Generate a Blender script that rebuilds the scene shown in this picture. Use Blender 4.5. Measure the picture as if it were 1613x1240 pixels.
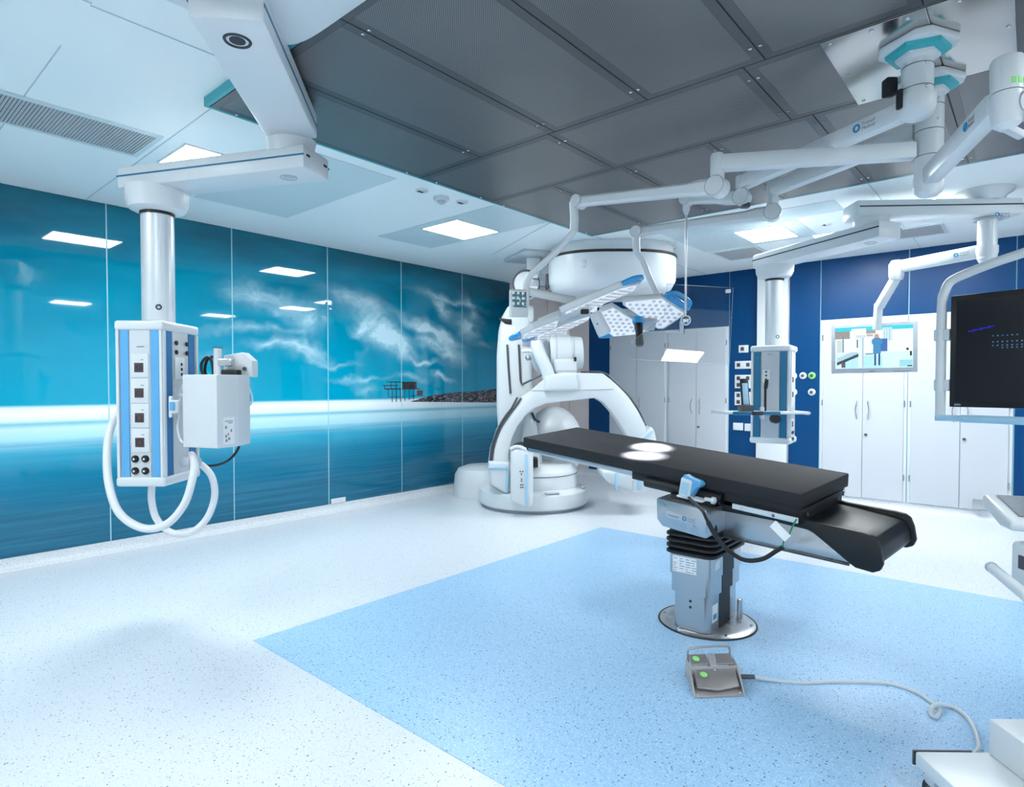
import bpy, bmesh, math, random
from mathutils import Vector, Matrix
random.seed(7)
for o in list(bpy.data.objects): bpy.data.objects.remove(o)
scene = bpy.context.scene
COL = scene.collection

# ------------------------------------------------------------------ camera
V = Vector
FPX, CX, CY = 953.28, 806.5, 629.535
YAW, PITCH, CAMZ = math.radians(40.888), math.radians(-1.2826), 1.44
cd = bpy.data.cameras.new('camera'); cam = bpy.data.objects.new('camera', cd); COL.objects.link(cam)
cd.sensor_fit = 'HORIZONTAL'; cd.sensor_width = 36.0
cd.lens = FPX / 1613 * 36.0
cd.shift_y = (CY - 620) / 1613
cd.clip_start = 0.05
cam.location = (0, 0, CAMZ)
cam.rotation_euler = (math.pi / 2 + PITCH, 0, YAW)
scene.camera = cam

# ------------------------------------------------------------------ light and exposure
w = bpy.data.worlds.new('world'); scene.world = w; w.use_nodes = True
w.node_tree.nodes['Background'].inputs[0].default_value = (0.75, 0.88, 1.0, 1)
w.node_tree.nodes['Background'].inputs[1].default_value = 0.3
vs = scene.view_settings
vs.view_transform = 'Standard'; vs.look = 'None'; vs.gamma = 1.0; vs.exposure = 0.30
vs.use_curve_mapping = False
PANEL_POWER = 40.0        # emission strength of the square ceiling luminaires
PANEL_TINT = (0.95, 1.0, 1.0)

# ------------------------------------------------------------------ measuring helpers (photograph pixel -> point in the room)
FW = V((-math.sin(YAW) * math.cos(PITCH), math.cos(YAW) * math.cos(PITCH), math.sin(PITCH)))
RT = V((math.cos(YAW), math.sin(YAW), 0)); UP = RT.cross(FW)
EYE = V((0, 0, CAMZ)); ZZ = V((0, 0, 1))
FH = V((-math.sin(YAW), math.cos(YAW), 0))
def ray(px, py): return FW + RT * ((px - CX) / FPX) - UP * ((py - CY) / FPX)
def P(px, py, d): return EYE + ray(px, py) * d
def onplane(px, py, ax, v):
    r = ray(px, py); return EYE + r * ((v - EYE[ax]) / r[ax])
def Xp(px, py, v): return onplane(px, py, 0, v)
def Yp(px, py, v): return onplane(px, py, 1, v)
def Zp(px, py, v): return onplane(px, py, 2, v)
def onpl(px, py, o, n):
    r = ray(px, py); return EYE + r * ((o - EYE).dot(n) / r.dot(n))

# ------------------------------------------------------------------ mesh helpers
class MB:
    def __init__(s): s.v = []; s.f = []
    def add(s, vs, fs):
        b = len(s.v); s.v += [V(p) for p in vs]; s.f += [tuple(i + b for i in f) for f in fs]; return s
    def frombm(s, bm, M=None):
        bm.verts.ensure_lookup_table()
        for i, q in enumerate(bm.verts): q.index = i
        s.add([(M @ q.co) if M else q.co.copy() for q in bm.verts], [tuple(q.index for q in f.verts) for f in bm.faces])
        bm.free(); return s
    def box(s, c, size, ax=None, bev=0.0, seg=2):
        bm = bmesh.new(); bmesh.ops.create_cube(bm, size=1.0)
        bmesh.ops.scale(bm, vec=V(size), verts=bm.verts)
        if bev > 0: bmesh.ops.bevel(bm, geom=list(bm.edges), offset=min(bev, min(size) * .49), segments=seg, affect='EDGES', profile=.5)
        return s.frombm(bm, frame(c, ax))
    def bb(s, lo, hi, bev=0.0, seg=2):
        lo = V(lo); hi = V(hi); return s.box((lo + hi) / 2, [abs(hi[i] - lo[i]) for i in range(3)], None, bev, seg)
    def beam(s, p0, p1, wd, ht, bev=0.0, up=ZZ, seg=2):
        p0 = V(p0); p1 = V(p1); x = (p1 - p0); L = x.length; x.normalize()
        y = up.cross(x).normalized(); z = x.cross(y)
        return s.box((p0 + p1) / 2, (L, wd, ht), (x, y, z), bev, seg)
    def cyl(s, p0, p1, r0, r1=None, n=24, cap=True):
        if r1 is None: r1 = r0
        return s.lathe([(r0, 0), (r1, 1)], p0, p1, n, cap)
    def lathe(s, prof, p0, p1, n=28, cap=True):
        # prof: (radius, t) with t the fraction along p0-p1
        p0 = V(p0); p1 = V(p1); z = (p1 - p0); a = z.normalized()
        x = a.orthogonal().normalized(); y = a.cross(x)
        vs = []; fs = []
        for r, t in prof:
            c = p0 + z * t
            for i in range(n):
                th = 2 * math.pi * i / n; vs.append(c + (x * math.cos(th) + y * math.sin(th)) * r)
        for k in range(len(prof) - 1):
            for i in range(n):
                j = (i + 1) % n; fs.append((k * n + i, k * n + j, (k + 1) * n + j, (k + 1) * n + i))
        if cap:
            fs.append(tuple(range(n - 1, -1, -1))); m = (len(prof) - 1) * n; fs.append(tuple(m + i for i in range(n)))
        return s.add(vs, fs)
    def tube(s, pts, r, n=10, sub=6, smooth=True, cap=True):
        pts = [V(p) for p in pts]
        if smooth and len(pts) > 2: pts = spline(pts, sub)
        rr = r if callable(r) else (lambda t: r)
        x = (pts[1] - pts[0]).orthogonal().normalized(); vs = []; fs = []; N = len(pts)
        for i, p in enumerate(pts):
            t = (pts[min(i + 1, N - 1)] - pts[max(i - 1, 0)]).normalized()
            x = (x - t * x.dot(t)).normalized(); y = t.cross(x); q = rr(i / (N - 1))
            for k in range(n):
                th = 2 * math.pi * k / n; vs.append(p + (x * math.cos(th) + y * math.sin(th)) * q)
        for i in range(N - 1):
            for k in range(n):
                j = (k + 1) % n; fs.append((i * n + k, i * n + j, (i + 1) * n + j, (i + 1) * n + k))
        if cap: fs.append(tuple(range(n - 1, -1, -1))); fs.append(tuple((N - 1) * n + k for k in range(n)))
        return s.add(vs, fs)
    def prism(s, pts, ext, bev=0.0, seg=2):
        # planar polygon of 3-D points, extruded by the vector ext
        bm = bmesh.new(); a = [bm.verts.new(V(p)) for p in pts]; f = bm.faces.new(a)
        r = bmesh.ops.extrude_face_region(bm, geom=[f])
        bmesh.ops.translate(bm, vec=V(ext), verts=[q for q in r['geom'] if isinstance(q, bmesh.types.BMVert)])
        bmesh.ops.recalc_face_normals(bm, faces=list(bm.faces))
        if bev > 0: bmesh.ops.bevel(bm, geom=list(bm.edges), offset=bev, segments=seg, affect='EDGES', profile=.5, clamp_overlap=True)
        return s.frombm(bm)
    def poly(s, pts): return s.add(pts, [tuple(range(len(pts)))])
    def loft(s, rings, cap=True):
        n = len(rings[0]); vs = [p for r in rings for p in r]; fs = []
        for k in range(len(rings) - 1):
            for i in range(n):
                j = (i + 1) % n; fs.append((k * n + i, k * n + j, (k + 1) * n + j, (k + 1) * n + i))
        if cap: fs.append(tuple(range(n - 1, -1, -1))); m = (len(rings) - 1) * n; fs.append(tuple(m + i for i in range(n)))
        return s.add(vs, fs)
    def ball(s, c, r, ax=None, n=16, m=10):
        r = (r, r, r) if not hasattr(r, '__len__') else r; M = frame(c, ax); vs = []; fs = []
        for i in range(1, m):
            ph = math.pi * i / m
            for k in range(n):
                th = 2 * math.pi * k / n
                vs.append(M @ V((r[0] * math.sin(ph) * math.cos(th), r[1] * math.sin(ph) * math.sin(th), r[2] * math.cos(ph))))
        vs += [M @ V((0, 0, r[2])), M @ V((0, 0, -r[2]))]; a = len(vs) - 2
        for i in range(m - 2):
            for k in range(n):
                j = (k + 1) % n; fs.append((i * n + k, (i + 1) * n + k, (i + 1) * n + j, i * n + j))
        for k in range(n):
            j = (k + 1) % n; fs.append((a, k, j)); fs.append((a + 1, (m - 2) * n + j, (m - 2) * n + k))
        return s.add(vs, fs)
    def ring(s, c, axis, R, r, n=32, m=8):
        c = V(c); a = V(axis).normalized(); x = a.orthogonal().normalized(); y = a.cross(x)
        vs = []; fs = []
        for i in range(n):
            d = x * math.cos(2 * math.pi * i / n) + y * math.sin(2 * math.pi * i / n)
            for k in range(m):
                th = 2 * math.pi * k / m; vs.append(c + d * (R + r * math.cos(th)) + a * (r * math.sin(th)))
        for i in range(n):
            for k in range(m):
                i2 = (i + 1) % n; k2 = (k + 1) % m; fs.append((i * m + k, i2 * m + k, i2 * m + k2, i * m + k2))
        return s.add(vs, fs)
    def mesh(s, name, off=V((0, 0, 0)), angle=38):
        me = bpy.data.meshes.new(name); me.from_pydata([tuple(p - off) for p in s.v], [], s.f); me.update()
        bm = bmesh.new(); bm.from_mesh(me); bmesh.ops.recalc_face_normals(bm, faces=list(bm.faces)); bm.to_mesh(me); bm.free()
        for p in me.polygons: p.use_smooth = True
        me.set_sharp_from_angle(angle=math.radians(angle)); return me
def frame(c, ax):
    M = Matrix.Translation(V(c))
    if ax: M = M @ Matrix((ax[0], ax[1], ax[2])).transposed().to_4x4()
    return M
def spline(p, sub):
    out = []; n = len(p)
    for i in range(n - 1):
        a = p[max(i - 1, 0)]; b = p[i]; c = p[i + 1]; d = p[min(i + 2, n - 1)]
        for k in range(sub):
            t = k / sub
            out.append(.5 * ((2 * b) + (c - a) * t + (2 * a - 5 * b + 4 * c - d) * t * t + (3 * b - a - 3 * c + d) * t ** 3))
    out.append(p[-1]); return out
def worldloc(o):
    l = V((0, 0, 0))
    while o: l += V(o.location); o = o.parent
    return l
def ob(name, mb, mat, parent=None, label=None, kind=None, angle=38):
    if parent is None and mb.v:
        lo = V([min(q[i] for q in mb.v) for i in range(3)]); hi = V([max(q[i] for q in mb.v) for i in range(3)])
        off = V(((lo.x + hi.x) / 2, (lo.y + hi.y) / 2, lo.z))
    else: off = worldloc(parent)
    me = mb.mesh(name, off, angle); o = bpy.data.objects.new(name, me); COL.objects.link(o)
    if parent: o.parent = parent
    else: o.location = off
    me.materials.append(mat)
    if label: o['label'] = label
    if kind: o['kind'] = kind
    return o
def inst(name, me, loc, parent, label=None):
    o = bpy.data.objects.new(name, me); COL.objects.link(o); o.location = V(loc) - worldloc(parent) if parent else V(loc)
    if parent: o.parent = parent
    return o
def tag(o, label, cat, group=None):
    o['label'] = label; o['category'] = cat
    if group: o['group'] = group
    return o
def thing(name, label, cat, loc, group=None):
    o = bpy.data.objects.new(name, None); COL.objects.link(o); o.location = V(loc); o.empty_display_size = .1
    return tag(o, label, cat, group)
def struct(name, mb, mat, parent=None):
    o = ob(name, mb, mat, parent)
    if not parent: o['kind'] = 'structure'
    return o
def text(name, s, size, o0, u, v, mat, parent, depth=.0008):
    cu = bpy.data.curves.new(name, 'FONT'); cu.body = s; cu.size = size; cu.extrude = depth / 2; cu.resolution_u = 2
    t = bpy.data.objects.new(name, cu); me = bpy.data.meshes.new_from_object(t); bpy.data.objects.remove(t)
    u = V(u).normalized(); v = V(v).normalized(); n = u.cross(v)
    M = Matrix.Translation(V(o0) + n * depth / 2) @ Matrix((u, v, n)).transposed().to_4x4()
    me.transform(Matrix.Translation(-worldloc(parent)) @ M)
    me.materials.clear(); me.materials.append(mat); me.name = name
    o = bpy.data.objects.new(name, me); COL.objects.link(o); o.parent = parent; return o

# ------------------------------------------------------------------ materials
def lin(c): c /= 255.0; return c / 12.92 if c <= .04045 else ((c + .055) / 1.055) ** 2.4
def rgb(r, g, b): return (lin(r), lin(g), lin(b), 1)
class NT:
    def __init__(s, name):
        s.m = bpy.data.materials.new(name); s.m.use_nodes = True; s.t = s.m.node_tree; s.b = s.t.nodes['Principled BSDF']
    def n(s, typ, **k):
        q = s.t.nodes.new(typ)
        for a, v in k.items(): setattr(q, a, v)
        return q
    def l(s, a, b): s.t.links.new(a, b)
    def put(s, sock, v):
        if hasattr(v, 'is_linked'): s.l(v, sock)
        else: sock.default_value = v
    def math(s, op, a, b=0.0, c=None, clamp=False):
        q = s.n('ShaderNodeMath', operation=op, use_clamp=clamp); s.put(q.inputs[0], a); s.put(q.inputs[1], b)
        if c is not None: s.put(q.inputs[2], c)
        return q.outputs[0]
    def mix(s, f, a, b, mode='MIX'):
        q = s.n('ShaderNodeMix', data_type='RGBA', blend_type=mode); q.clamp_factor = True
        s.put(q.inputs[0], f); s.put(q.inputs[6], a); s.put(q.inputs[7], b); return q.outputs[2]
    def ramp(s, f, stops, interp='LINEAR'):
        q = s.n('ShaderNodeValToRGB'); r = q.color_ramp; r.interpolation = interp
        while len(r.elements) < len(stops): r.elements.new(.5)
        for e, (p, c) in zip(r.elements, stops): e.position = p; e.color = c if len(c) == 4 else (*c, 1)
        s.put(q.inputs[0], f); return q.outputs[0]
    def noise(s, vec, scale, detail=3.0, rough=.55):
        q = s.n('ShaderNodeTexNoise'); q.inputs['Scale'].default_value = scale; q.inputs['Detail'].default_value = detail
        q.inputs['Roughness'].default_value = rough; s.put(q.inputs['Vector'], vec); return q.outputs['Fac']
    def pos(s): return s.n('ShaderNodeNewGeometry').outputs['Position']
    def mapping(s, vec, loc=(0, 0, 0), rot=(0, 0, 0), scale=(1, 1, 1), typ='POINT'):
        q = s.n('ShaderNodeMapping', vector_type=typ); s.put(q.inputs[0], vec)
        q.inputs[1].default_value = loc; q.inputs[2].default_value = rot; q.inputs[3].default_value = scale; return q.outputs[0]
    def bump(s, h, strength=.1, dist=.01):
        q = s.n('ShaderNodeBump'); q.inputs['Strength'].default_value = strength; q.inputs['Distance'].default_value = dist
        s.put(q.inputs['Height'], h); s.l(q.outputs[0], s.b.inputs['Normal'])
def mat(name, col, rough=.4, metal=0.0, var=.03, vscale=6.0, bump=0.0, bscale=200.0, coat=0.0, spec=None, emit=None, estr=0.0, stretch=None):
    n = NT(name); b = n.b; p = n.n('ShaderNodeTexCoord').outputs['Object']
    if stretch: p = n.mapping(p, scale=stretch)
    f = n.noise(p, vscale, 3)
    lo = tuple(max(0, c * (1 - var)) for c in col[:3]) + (1,); hi = tuple(min(1, c * (1 + var)) for c in col[:3]) + (1,)
    n.l(n.mix(f, lo, hi), b.inputs['Base Color'])
    b.inputs['Metallic'].default_value = metal
    if var > 0: n.l(n.math('MULTIPLY_ADD', f, rough * .2, rough * .9), b.inputs['Roughness'])
    else: b.inputs['Roughness'].default_value = rough
    if coat: b.inputs['Coat Weight'].default_value = coat; b.inputs['Coat Roughness'].default_value = .05
    if spec is not None: b.inputs['Specular IOR Level'].default_value = spec
    if bump: n.bump(n.noise(p, bscale, 2), bump, .002)
    if emit: b.inputs['Emission Color'].default_value = emit; b.inputs['Emission Strength'].default_value = estr
    return n.m

M = {}
M['white'] = mat('white_lacquer', rgb(216, 221, 225), .32, var=.01)
M['white_plastic'] = mat('white_plastic', rgb(212, 218, 223), .42, var=.012)
M['offwhite'] = mat('offwhite_plastic', rgb(206, 211, 216), .45, var=.02)
M['grey_plastic'] = mat('grey_plastic', rgb(186, 192, 200), .45, var=.02)
M['dark_grey'] = mat('dark_grey_plastic', rgb(72, 76, 82), .45, var=.03)
M['black'] = mat('black_rubber', rgb(22, 23, 25), .5, var=.06)
M['gloss_black'] = mat('black_gloss', rgb(15, 16, 19), .44, var=.03)
M['foam'] = mat('black_upholstery', rgb(38, 38, 42), .7, spec=.35, var=.05, vscale=3, bump=.08, bscale=900)
M['blue'] = mat('mid_blue_enamel', rgb(92, 168, 220), .38, var=.03)
M['deep_blue'] = mat('deep_blue_enamel', rgb(38, 116, 172), .38, var=.03)
M['teal_blue'] = mat('petrol_blue_enamel', rgb(22, 110, 150), .36, var=.03)
M['pale_blue'] = mat('pale_blue_enamel', rgb(166, 206, 228), .38, var=.02)
M['handle_blue'] = mat('translucent_blue_grip', rgb(40, 158, 222), .2, var=.03, coat=.4)
M['teal'] = mat('teal_cover_and_reflection', rgb(58, 174, 184), .4, var=.02)  # flange cover colour, also the painted reflection on the edge frame
M['steel'] = mat('brushed_steel', rgb(190, 190, 192), .24, .95, var=.03, vscale=3)
M['steel_soft'] = mat('satin_steel', rgb(190, 193, 197), .28, .92, var=.04, vscale=4)
M['mirror_steel'] = mat('polished_steel_sheet', rgb(202, 200, 198), .16, 1.0, var=.04, vscale=2, bump=.10, bscale=2.2)
M['alu'] = mat('anodised_aluminium', rgb(218, 223, 228), .3, .25, var=.02)
M['chrome'] = mat('chrome', rgb(214, 217, 222), .12, 1.0, var=.02)
M['socket_dark'] = mat('brown_socket_insert', rgb(74, 58, 60), .45, var=.05)
M['paper'] = mat('printed_label_paper', rgb(238, 240, 242), .6, var=.01)
M['ink'] = mat('dark_ink', rgb(52, 58, 68), .6, var=.02)
M['ink_grey'] = mat('grey_ink', rgb(140, 148, 156), .6, var=.02)
M['logo_blue'] = mat('blue_print', rgb(38, 146, 190), .5, var=.02)
M['green'] = mat('green_label', rgb(150, 226, 130), .5, var=.03)
M['green_wire'] = mat('green_wire', rgb(40, 130, 84), .45, var=.03)
M['rubber_grey'] = mat('corrugated_white_hose', rgb(232, 234, 238), .5, var=.02)
M['beige'] = mat('warm_pale_laminate', rgb(212, 203, 203), .34, var=.015)

# ================================================================== the room
XL, YB, XR, YF, ZC = -6.041, 8.216, 3.2, -1.9, 3.0

def floor_mat(name, base, specks, dens):
    n = NT(name); p = n.pos()
    big = n.noise(p, 1.1, 2)
    fine = n.noise(p, 90, 2, .7)
    col = n.mix(n.math('MULTIPLY_ADD', fine, 1.6, -.3, clamp=True), base[0], base[1])
    col = n.mix(n.math('MULTIPLY', big, .22), col, base[2])
    for sc, thr, c in specks:
        q = n.n('ShaderNodeTexVoronoi', feature='F1', distance='EUCLIDEAN'); q.inputs['Scale'].default_value = sc
        q.inputs['Randomness'].default_value = 1.0; n.put(q.inputs['Vector'], p)
        sep = n.n('ShaderNodeSeparateColor'); n.l(q.outputs['Color'], sep.inputs[0])
        on = n.math('MULTIPLY', n.math('LESS_THAN', q.outputs['Distance'], thr), n.math('LESS_THAN', sep.outputs[0], dens))
        col = n.mix(on, col, c)
    n.l(col, n.b.inputs['Base Color']); n.b.inputs['Roughness'].default_value = .34
    n.b.inputs['Specular IOR Level'].default_value = .4
    return n.m
M['floor'] = floor_mat('speckled_white_vinyl', (rgb(206, 212, 220), rgb(230, 234, 239), rgb(198, 210, 226)),
    [(70, .17, rgb(120, 128, 142)), (46, .15, rgb(70, 76, 88)), (110, .25, rgb(176, 190, 206))], .42)
M['inlay'] = floor_mat('speckled_blue_vinyl', (rgb(130, 182, 224), rgb(188, 217, 243), rgb(150, 194, 231)),
    [(70, .2, rgb(90, 128, 172)), (46, .16, rgb(50, 66, 92)), (90, .25, rgb(208, 232, 252))], .5)
M['cove'] = floor_mat('speckled_grey_cove', (rgb(196, 202, 210), rgb(230, 234, 238), rgb(206, 214, 222)),
    [(80, .2, rgb(120, 126, 138)), (120, .25, rgb(160, 168, 180))], .5)
M['ceiling'] = mat('white_ceiling_sheet', rgb(240, 248, 249), .42, var=.006, vscale=1)
M['ceiling_tile'] = mat('grey_ceiling_tile', rgb(206, 222, 226), .34, var=.006, vscale=1)
M['plain_wall'] = mat('white_wall_paint', rgb(220, 226, 230), .5, var=.01)
M['navy'] = mat('deep_blue_wall_laminate', rgb(0, 62, 112), .34, spec=.22, var=.03, vscale=2, bump=.05, bscale=300)
M['cabinet'] = mat('pale_cabinet_laminate', rgb(192, 197, 205), .34, var=.008)
M['seam'] = mat('pale_joint_strip', rgb(160, 208, 222), .4, var=.02)
M['cabinet_frame'] = mat('white_cabinet_frame', rgb(208, 213, 219), .36, var=.008)
M['seam_dark'] = mat('dark_joint', rgb(34, 36, 40), .6, var=.02)
M['seam_grey'] = mat('grey_joint', rgb(190, 208, 214), .6, var=.02)

fl = struct('floor', MB().bb((XL - .1, YF, -.1), (XR, YB + .1, 0)), M['floor'])
ob('blue_inlay', MB().bb((-3.325, 1.605, 0), (.62, 5.24, .003)), M['inlay'], fl, 'speckled blue vinyl field under the table')
ceil = struct('ceiling', MB().bb((XL - .1, YF, ZC), (XR, YB + .1, ZC + .1)), M['ceiling'])
def cpanel(x0, x1, y0, y1, m='ceiling_tile', z=ZC, t=.004):
    return ob('ceiling_panel', MB().bb((x0, y0, z - t), (x1, y1, z), .001, 1), M[m], ceil)
def seamc(a, b, wd=.005, m='seam_grey'):
    a = V((*a, ZC - .002)); b = V((*b, ZC - .002)); ob('panel_joint', MB().beam(a, b, wd, .004), M[m], ceil)
cpanel(-5.2, -3.55, 3.87, 4.6)
cpanel(-5.27, -3.66, 2.08, 2.9)
cpanel(-2.93, -1.3, 5.62, 6.0)
cpanel(-2.93, -1.72, 6.03, 6.83)
seamc((-3.40, .77), (XL, .77)); seamc((-2.93, .77), (-2.93, YF)); seamc((-2.95, .77), (-2.95, 1.5)); seamc((-3.53, 1.49), (XL, 1.52))
seamc((-3.5, 4.62), (-4.9, 5.3), .006); seamc((-1.0, 5.2), (-1.0, YB), .006); seamc((-3.5, 5.4), (-3.5, YB), .006)

# left wall: back-printed glass panels with a seascape
def mural():
    n = NT('seascape_print'); p = n.pos(); sx = n.n('ShaderNodeSeparateXYZ'); n.l(p, sx.inputs[0]); y = sx.outputs[1]; z = sx.outputs[2]
    nz = lambda v: (v - 0.0) / 3.0
    base = n.ramp(n.math('DIVIDE', z, 3.0), [
        (nz(.08), rgb(0, 88, 118)), (nz(.45), rgb(0, 100, 132)), (nz(.72), rgb(0, 124, 158)), (nz(.90), rgb(60, 172, 202)), (nz(1.02), rgb(176, 226, 240)),
        (nz(1.10), rgb(206, 236, 244)), (nz(1.135), rgb(120, 198, 214)), (nz(1.165), rgb(232, 246, 250)), (nz(1.235), rgb(250, 253, 255)), (nz(1.268), rgb(220, 242, 248)),
        (nz(1.285), rgb(0, 160, 192)), (nz(1.75), rgb(0, 146, 178)), (nz(2.2), rgb(0, 128, 158)), (nz(2.6), rgb(0, 102, 130)), (nz(3.0), rgb(0, 76, 98))])
    # darker towards the far end of the print, lighter cyan at the near end
    base = n.mix(n.ramp(n.math('DIVIDE', y, 7.0), [(.55, (0, 0, 0)), (.98, (.62, .62, .62))]), base, n.mix(1.0, base, rgb(70, 122, 150), 'MULTIPLY'))
    # long-exposure streaks on the water
    st = n.noise(n.mapping(p, scale=(1, .35, 16), rot=(.03, 0, 0)), 2.6, 4, .6)
    sea = n.math('LESS_THAN', z, 1.0)
    base = n.mix(n.math('MULTIPLY', sea, n.math('MULTIPLY_ADD', st, 1.3, -.45, clamp=True)), base, rgb(40, 138, 176))
    wav = n.noise(n.mapping(p, scale=(1, .3, 22), rot=(-.06, 0, 0)), 3.4, 3, .6)
    wm = n.math('MULTIPLY', n.ramp(n.math('DIVIDE', z, 3.0), [(nz(.1), (.7, .7, .7)), (nz(.34), (0, 0, 0))]), n.ramp(wav, [(.58, (0, 0, 0)), (.68, (1, 1, 1))]))
    wm = n.math('MULTIPLY', wm, n.ramp(n.math('DIVIDE', y, 7.0), [(.42, (0, 0, 0)), (.6, (1, 1, 1))]))
    base = n.mix(n.math('MULTIPLY', wm, .55), base, rgb(150, 200, 216))
    # sky tone variation
    hz = n.noise(n.mapping(p, scale=(1, .5, 2.2)), 1.3, 3)
    sky = n.math('GREATER_THAN', z, 1.285)
    base = n.mix(n.math('MULTIPLY', sky, n.math('MULTIPLY_ADD', hz, .9, -.3, clamp=True)), base, rgb(0, 168, 198))
    # clouds: soft ellipses broken up by noise
    wv = n.n('ShaderNodeTexNoise'); wv.inputs['Scale'].default_value = 2.2; wv.inputs['Detail'].default_value = 4; n.l(p, wv.inputs['Vector'])
    sub = n.n('ShaderNodeVectorMath', operation='SUBTRACT'); n.l(wv.outputs['Color'], sub.inputs[0]); sub.inputs[1].default_value = (.5, .5, .5)
    scl = n.n('ShaderNodeVectorMath', operation='SCALE'); n.l(sub.outputs[0], scl.inputs[0]); scl.inputs[3].default_value = .42
    add = n.n('ShaderNodeVectorMath', operation='ADD'); n.l(p, add.inputs[0]); n.l(scl.outputs[0], add.inputs[1])
    flat = n.n('ShaderNodeVectorMath', operation='MULTIPLY'); n.l(add.outputs[0], flat.inputs[0]); flat.inputs[1].default_value = (0, 1, 1)
    acc = None
    #   centre y, z, half length, half height, tilt (deg, + rises to the right), strength
    for cy, cz, a, b, r, s in [(3.05, 2.34, .62, .24, -12, .85), (3.55, 2.15, .42, .26, -18, .75), (4.2, 2.42, .8, .2, -8, .6), (4.45, 2.22, .55, .3, -25, .5), (4.62, 2.03, .55, .28, -22, 1.5),
        (4.25, 2.13, .22, .14, 10, 1.1), (4.80, 1.93, .38, .22, -30, 1.3), (5.3, 2.19, .85, .16, -16, 1.35), (5.65, 2.1, .5, .16, -20, 1.2), (5.4, 1.99, .6, .14, -5, 1.4), (5.72, 1.88, .42, .16, -14, 1.1),
        (5.55, 2.5, .45, .2, -38, 1.1), (6.05, 2.24, .42, .24, -34, 1.2), (5.7, 2.62, 1.0, .09, -6, .8), (6.15, 2.47, .5, .2, -40, .6), (3.5, 1.81, .5, .18, -10, 1.35), (3.1, 1.84, .45, .08, 4, .8), (2.85, 2.0, .8, .09, 2, .5),
        (5.2, 1.78, .6, .06, -2, .9), (5.5, 1.58, .42, .07, -14, 1.1), (4.2, 1.53, .6, .07, 2, .8), (5.0, 1.55, .45, .08, 2, .55), (3.9, 1.71, .5, .06, 6, .55), (2.6, 1.52, .5, .12, -10, .5), (2.2, 1.75, .7, .08, 0, .35), (6.35, 2.0, .3, .08, 0, .4), (4.3, 1.42, .3, .09, -10, .4)]:
        mp = n.mapping(flat.outputs[0], (0, cy, cz), (math.radians(r), 0, 0), (1, a, b), 'TEXTURE')
        g = n.n('ShaderNodeTexGradient', gradient_type='QUADRATIC_SPHERE'); n.l(mp, g.inputs[0])
        v = n.math('MULTIPLY', g.outputs['Fac'], s * 1.6)
        acc = v if acc is None else n.math('ADD', acc, v)
    cn = n.noise(n.mapping(flat.outputs[0], scale=(1, .8, 1.7)), 5.5, 5, .6)
    cm = n.math('MULTIPLY', acc, n.math('MULTIPLY_ADD', cn, 1.7, -.25, clamp=True), clamp=True)
    base = n.mix(n.math('MULTIPLY', cm, n.math('MULTIPLY', sky, .72)), base, rgb(214, 240, 248))
    # rocky point
    top = n.math('ADD', n.ramp(n.math('DIVIDE', y, 7.0), [(4.98 / 7, (0, 0, 0)), (5.3 / 7, (.42, .42, .42)), (5.65 / 7, (.62, .62, .62)), (6.3 / 7, (.78, .78, .78)), (6.8 / 7, (1, 1, 1))]), n.math('MULTIPLY', n.noise(p, 9, 3), .12))
    zt = n.math('MULTIPLY_ADD', top, .175, 1.225)
    bot = n.math('MULTIPLY_ADD', y, -.026, 1.368)
    rk = n.math('MULTIPLY', n.math('LESS_THAN', z, zt), n.math('GREATER_THAN', z, bot))
    rk = n.math('MULTIPLY', rk, n.math('GREATER_THAN', y, 5.0))
    rc = n.ramp(n.noise(n.mapping(p, scale=(1, .7, 1.4)), 34, 4, .7), [(.40, rgb(8, 12, 18)), (.52, rgb(62, 62, 70)), (.68, rgb(150, 144, 146))])
    base = n.mix(rk, base, rc)
    # fishing hut on stilts
    def bx(y0, y1, z0, z1):
        a = n.math('COMPARE', y, (y0 + y1) / 2, (y1 - y0) / 2); b = n.math('COMPARE', z, (z0 + z1) / 2, (z1 - z0) / 2); return n.math('MULTIPLY', a, b)
    hut = None
    for q in [(4.86, 5.10, 1.40, 1.495), (4.62, 4.9, 1.484, 1.497), (4.60, 5.16, 1.395, 1.412), (4.56, 4.80, 1.44, 1.452), (4.58, 4.595, 1.40, 1.45), (4.68, 4.692, 1.40, 1.49), (4.76, 4.775, 1.24, 1.49), (4.70, 4.712, 1.24, 1.40),
              (4.83, 4.842, 1.24, 1.40), (4.90, 4.912, 1.25, 1.40), (4.97, 4.982, 1.26, 1.40), (5.04, 5.052, 1.27, 1.40), (5.10, 5.2, 1.32, 1.385), (4.66, 4.9, 1.30, 1.308), (5.0, 5.2, 1.31, 1.32), (4.64, 4.652, 1.30, 1.40)]:
        h = bx(*q); hut = h if hut is None else n.math('MAXIMUM', hut, h)
    base = n.mix(hut, base, n.mix(n.noise(p, 40, 2), rgb(10, 26, 36), rgb(74, 62, 62)))
    n.l(base, n.b.inputs['Base Color']); n.b.inputs['Roughness'].default_value = .03; n.b.inputs['IOR'].default_value = 1.5
    n.b.inputs['Specular IOR Level'].default_value = .5
    return n.m
M['mural'] = mural()
wl = struct('wall_left', MB().bb((XL - .2, YF, 0), (XL - .012, YB, ZC)), M['seam'])
ys = [-1.9, -1.53, -.46, .60, 1.668, 2.737, 3.808, 4.853, 5.92, 6.925]
for a, b in zip(ys[:-1], ys[1:]):
    ob('mural_panel', MB().bb((XL - .012, a + .0043, .098), (XL, b - .0043, ZC), .0015, 1), M['mural'], wl)
for a in ys[1:-1]: ob('joint_strip', MB().bb((XL - .012, a - .0042, .098), (XL + .0008, a + .0042, ZC)), M['seam'], wl)
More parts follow.
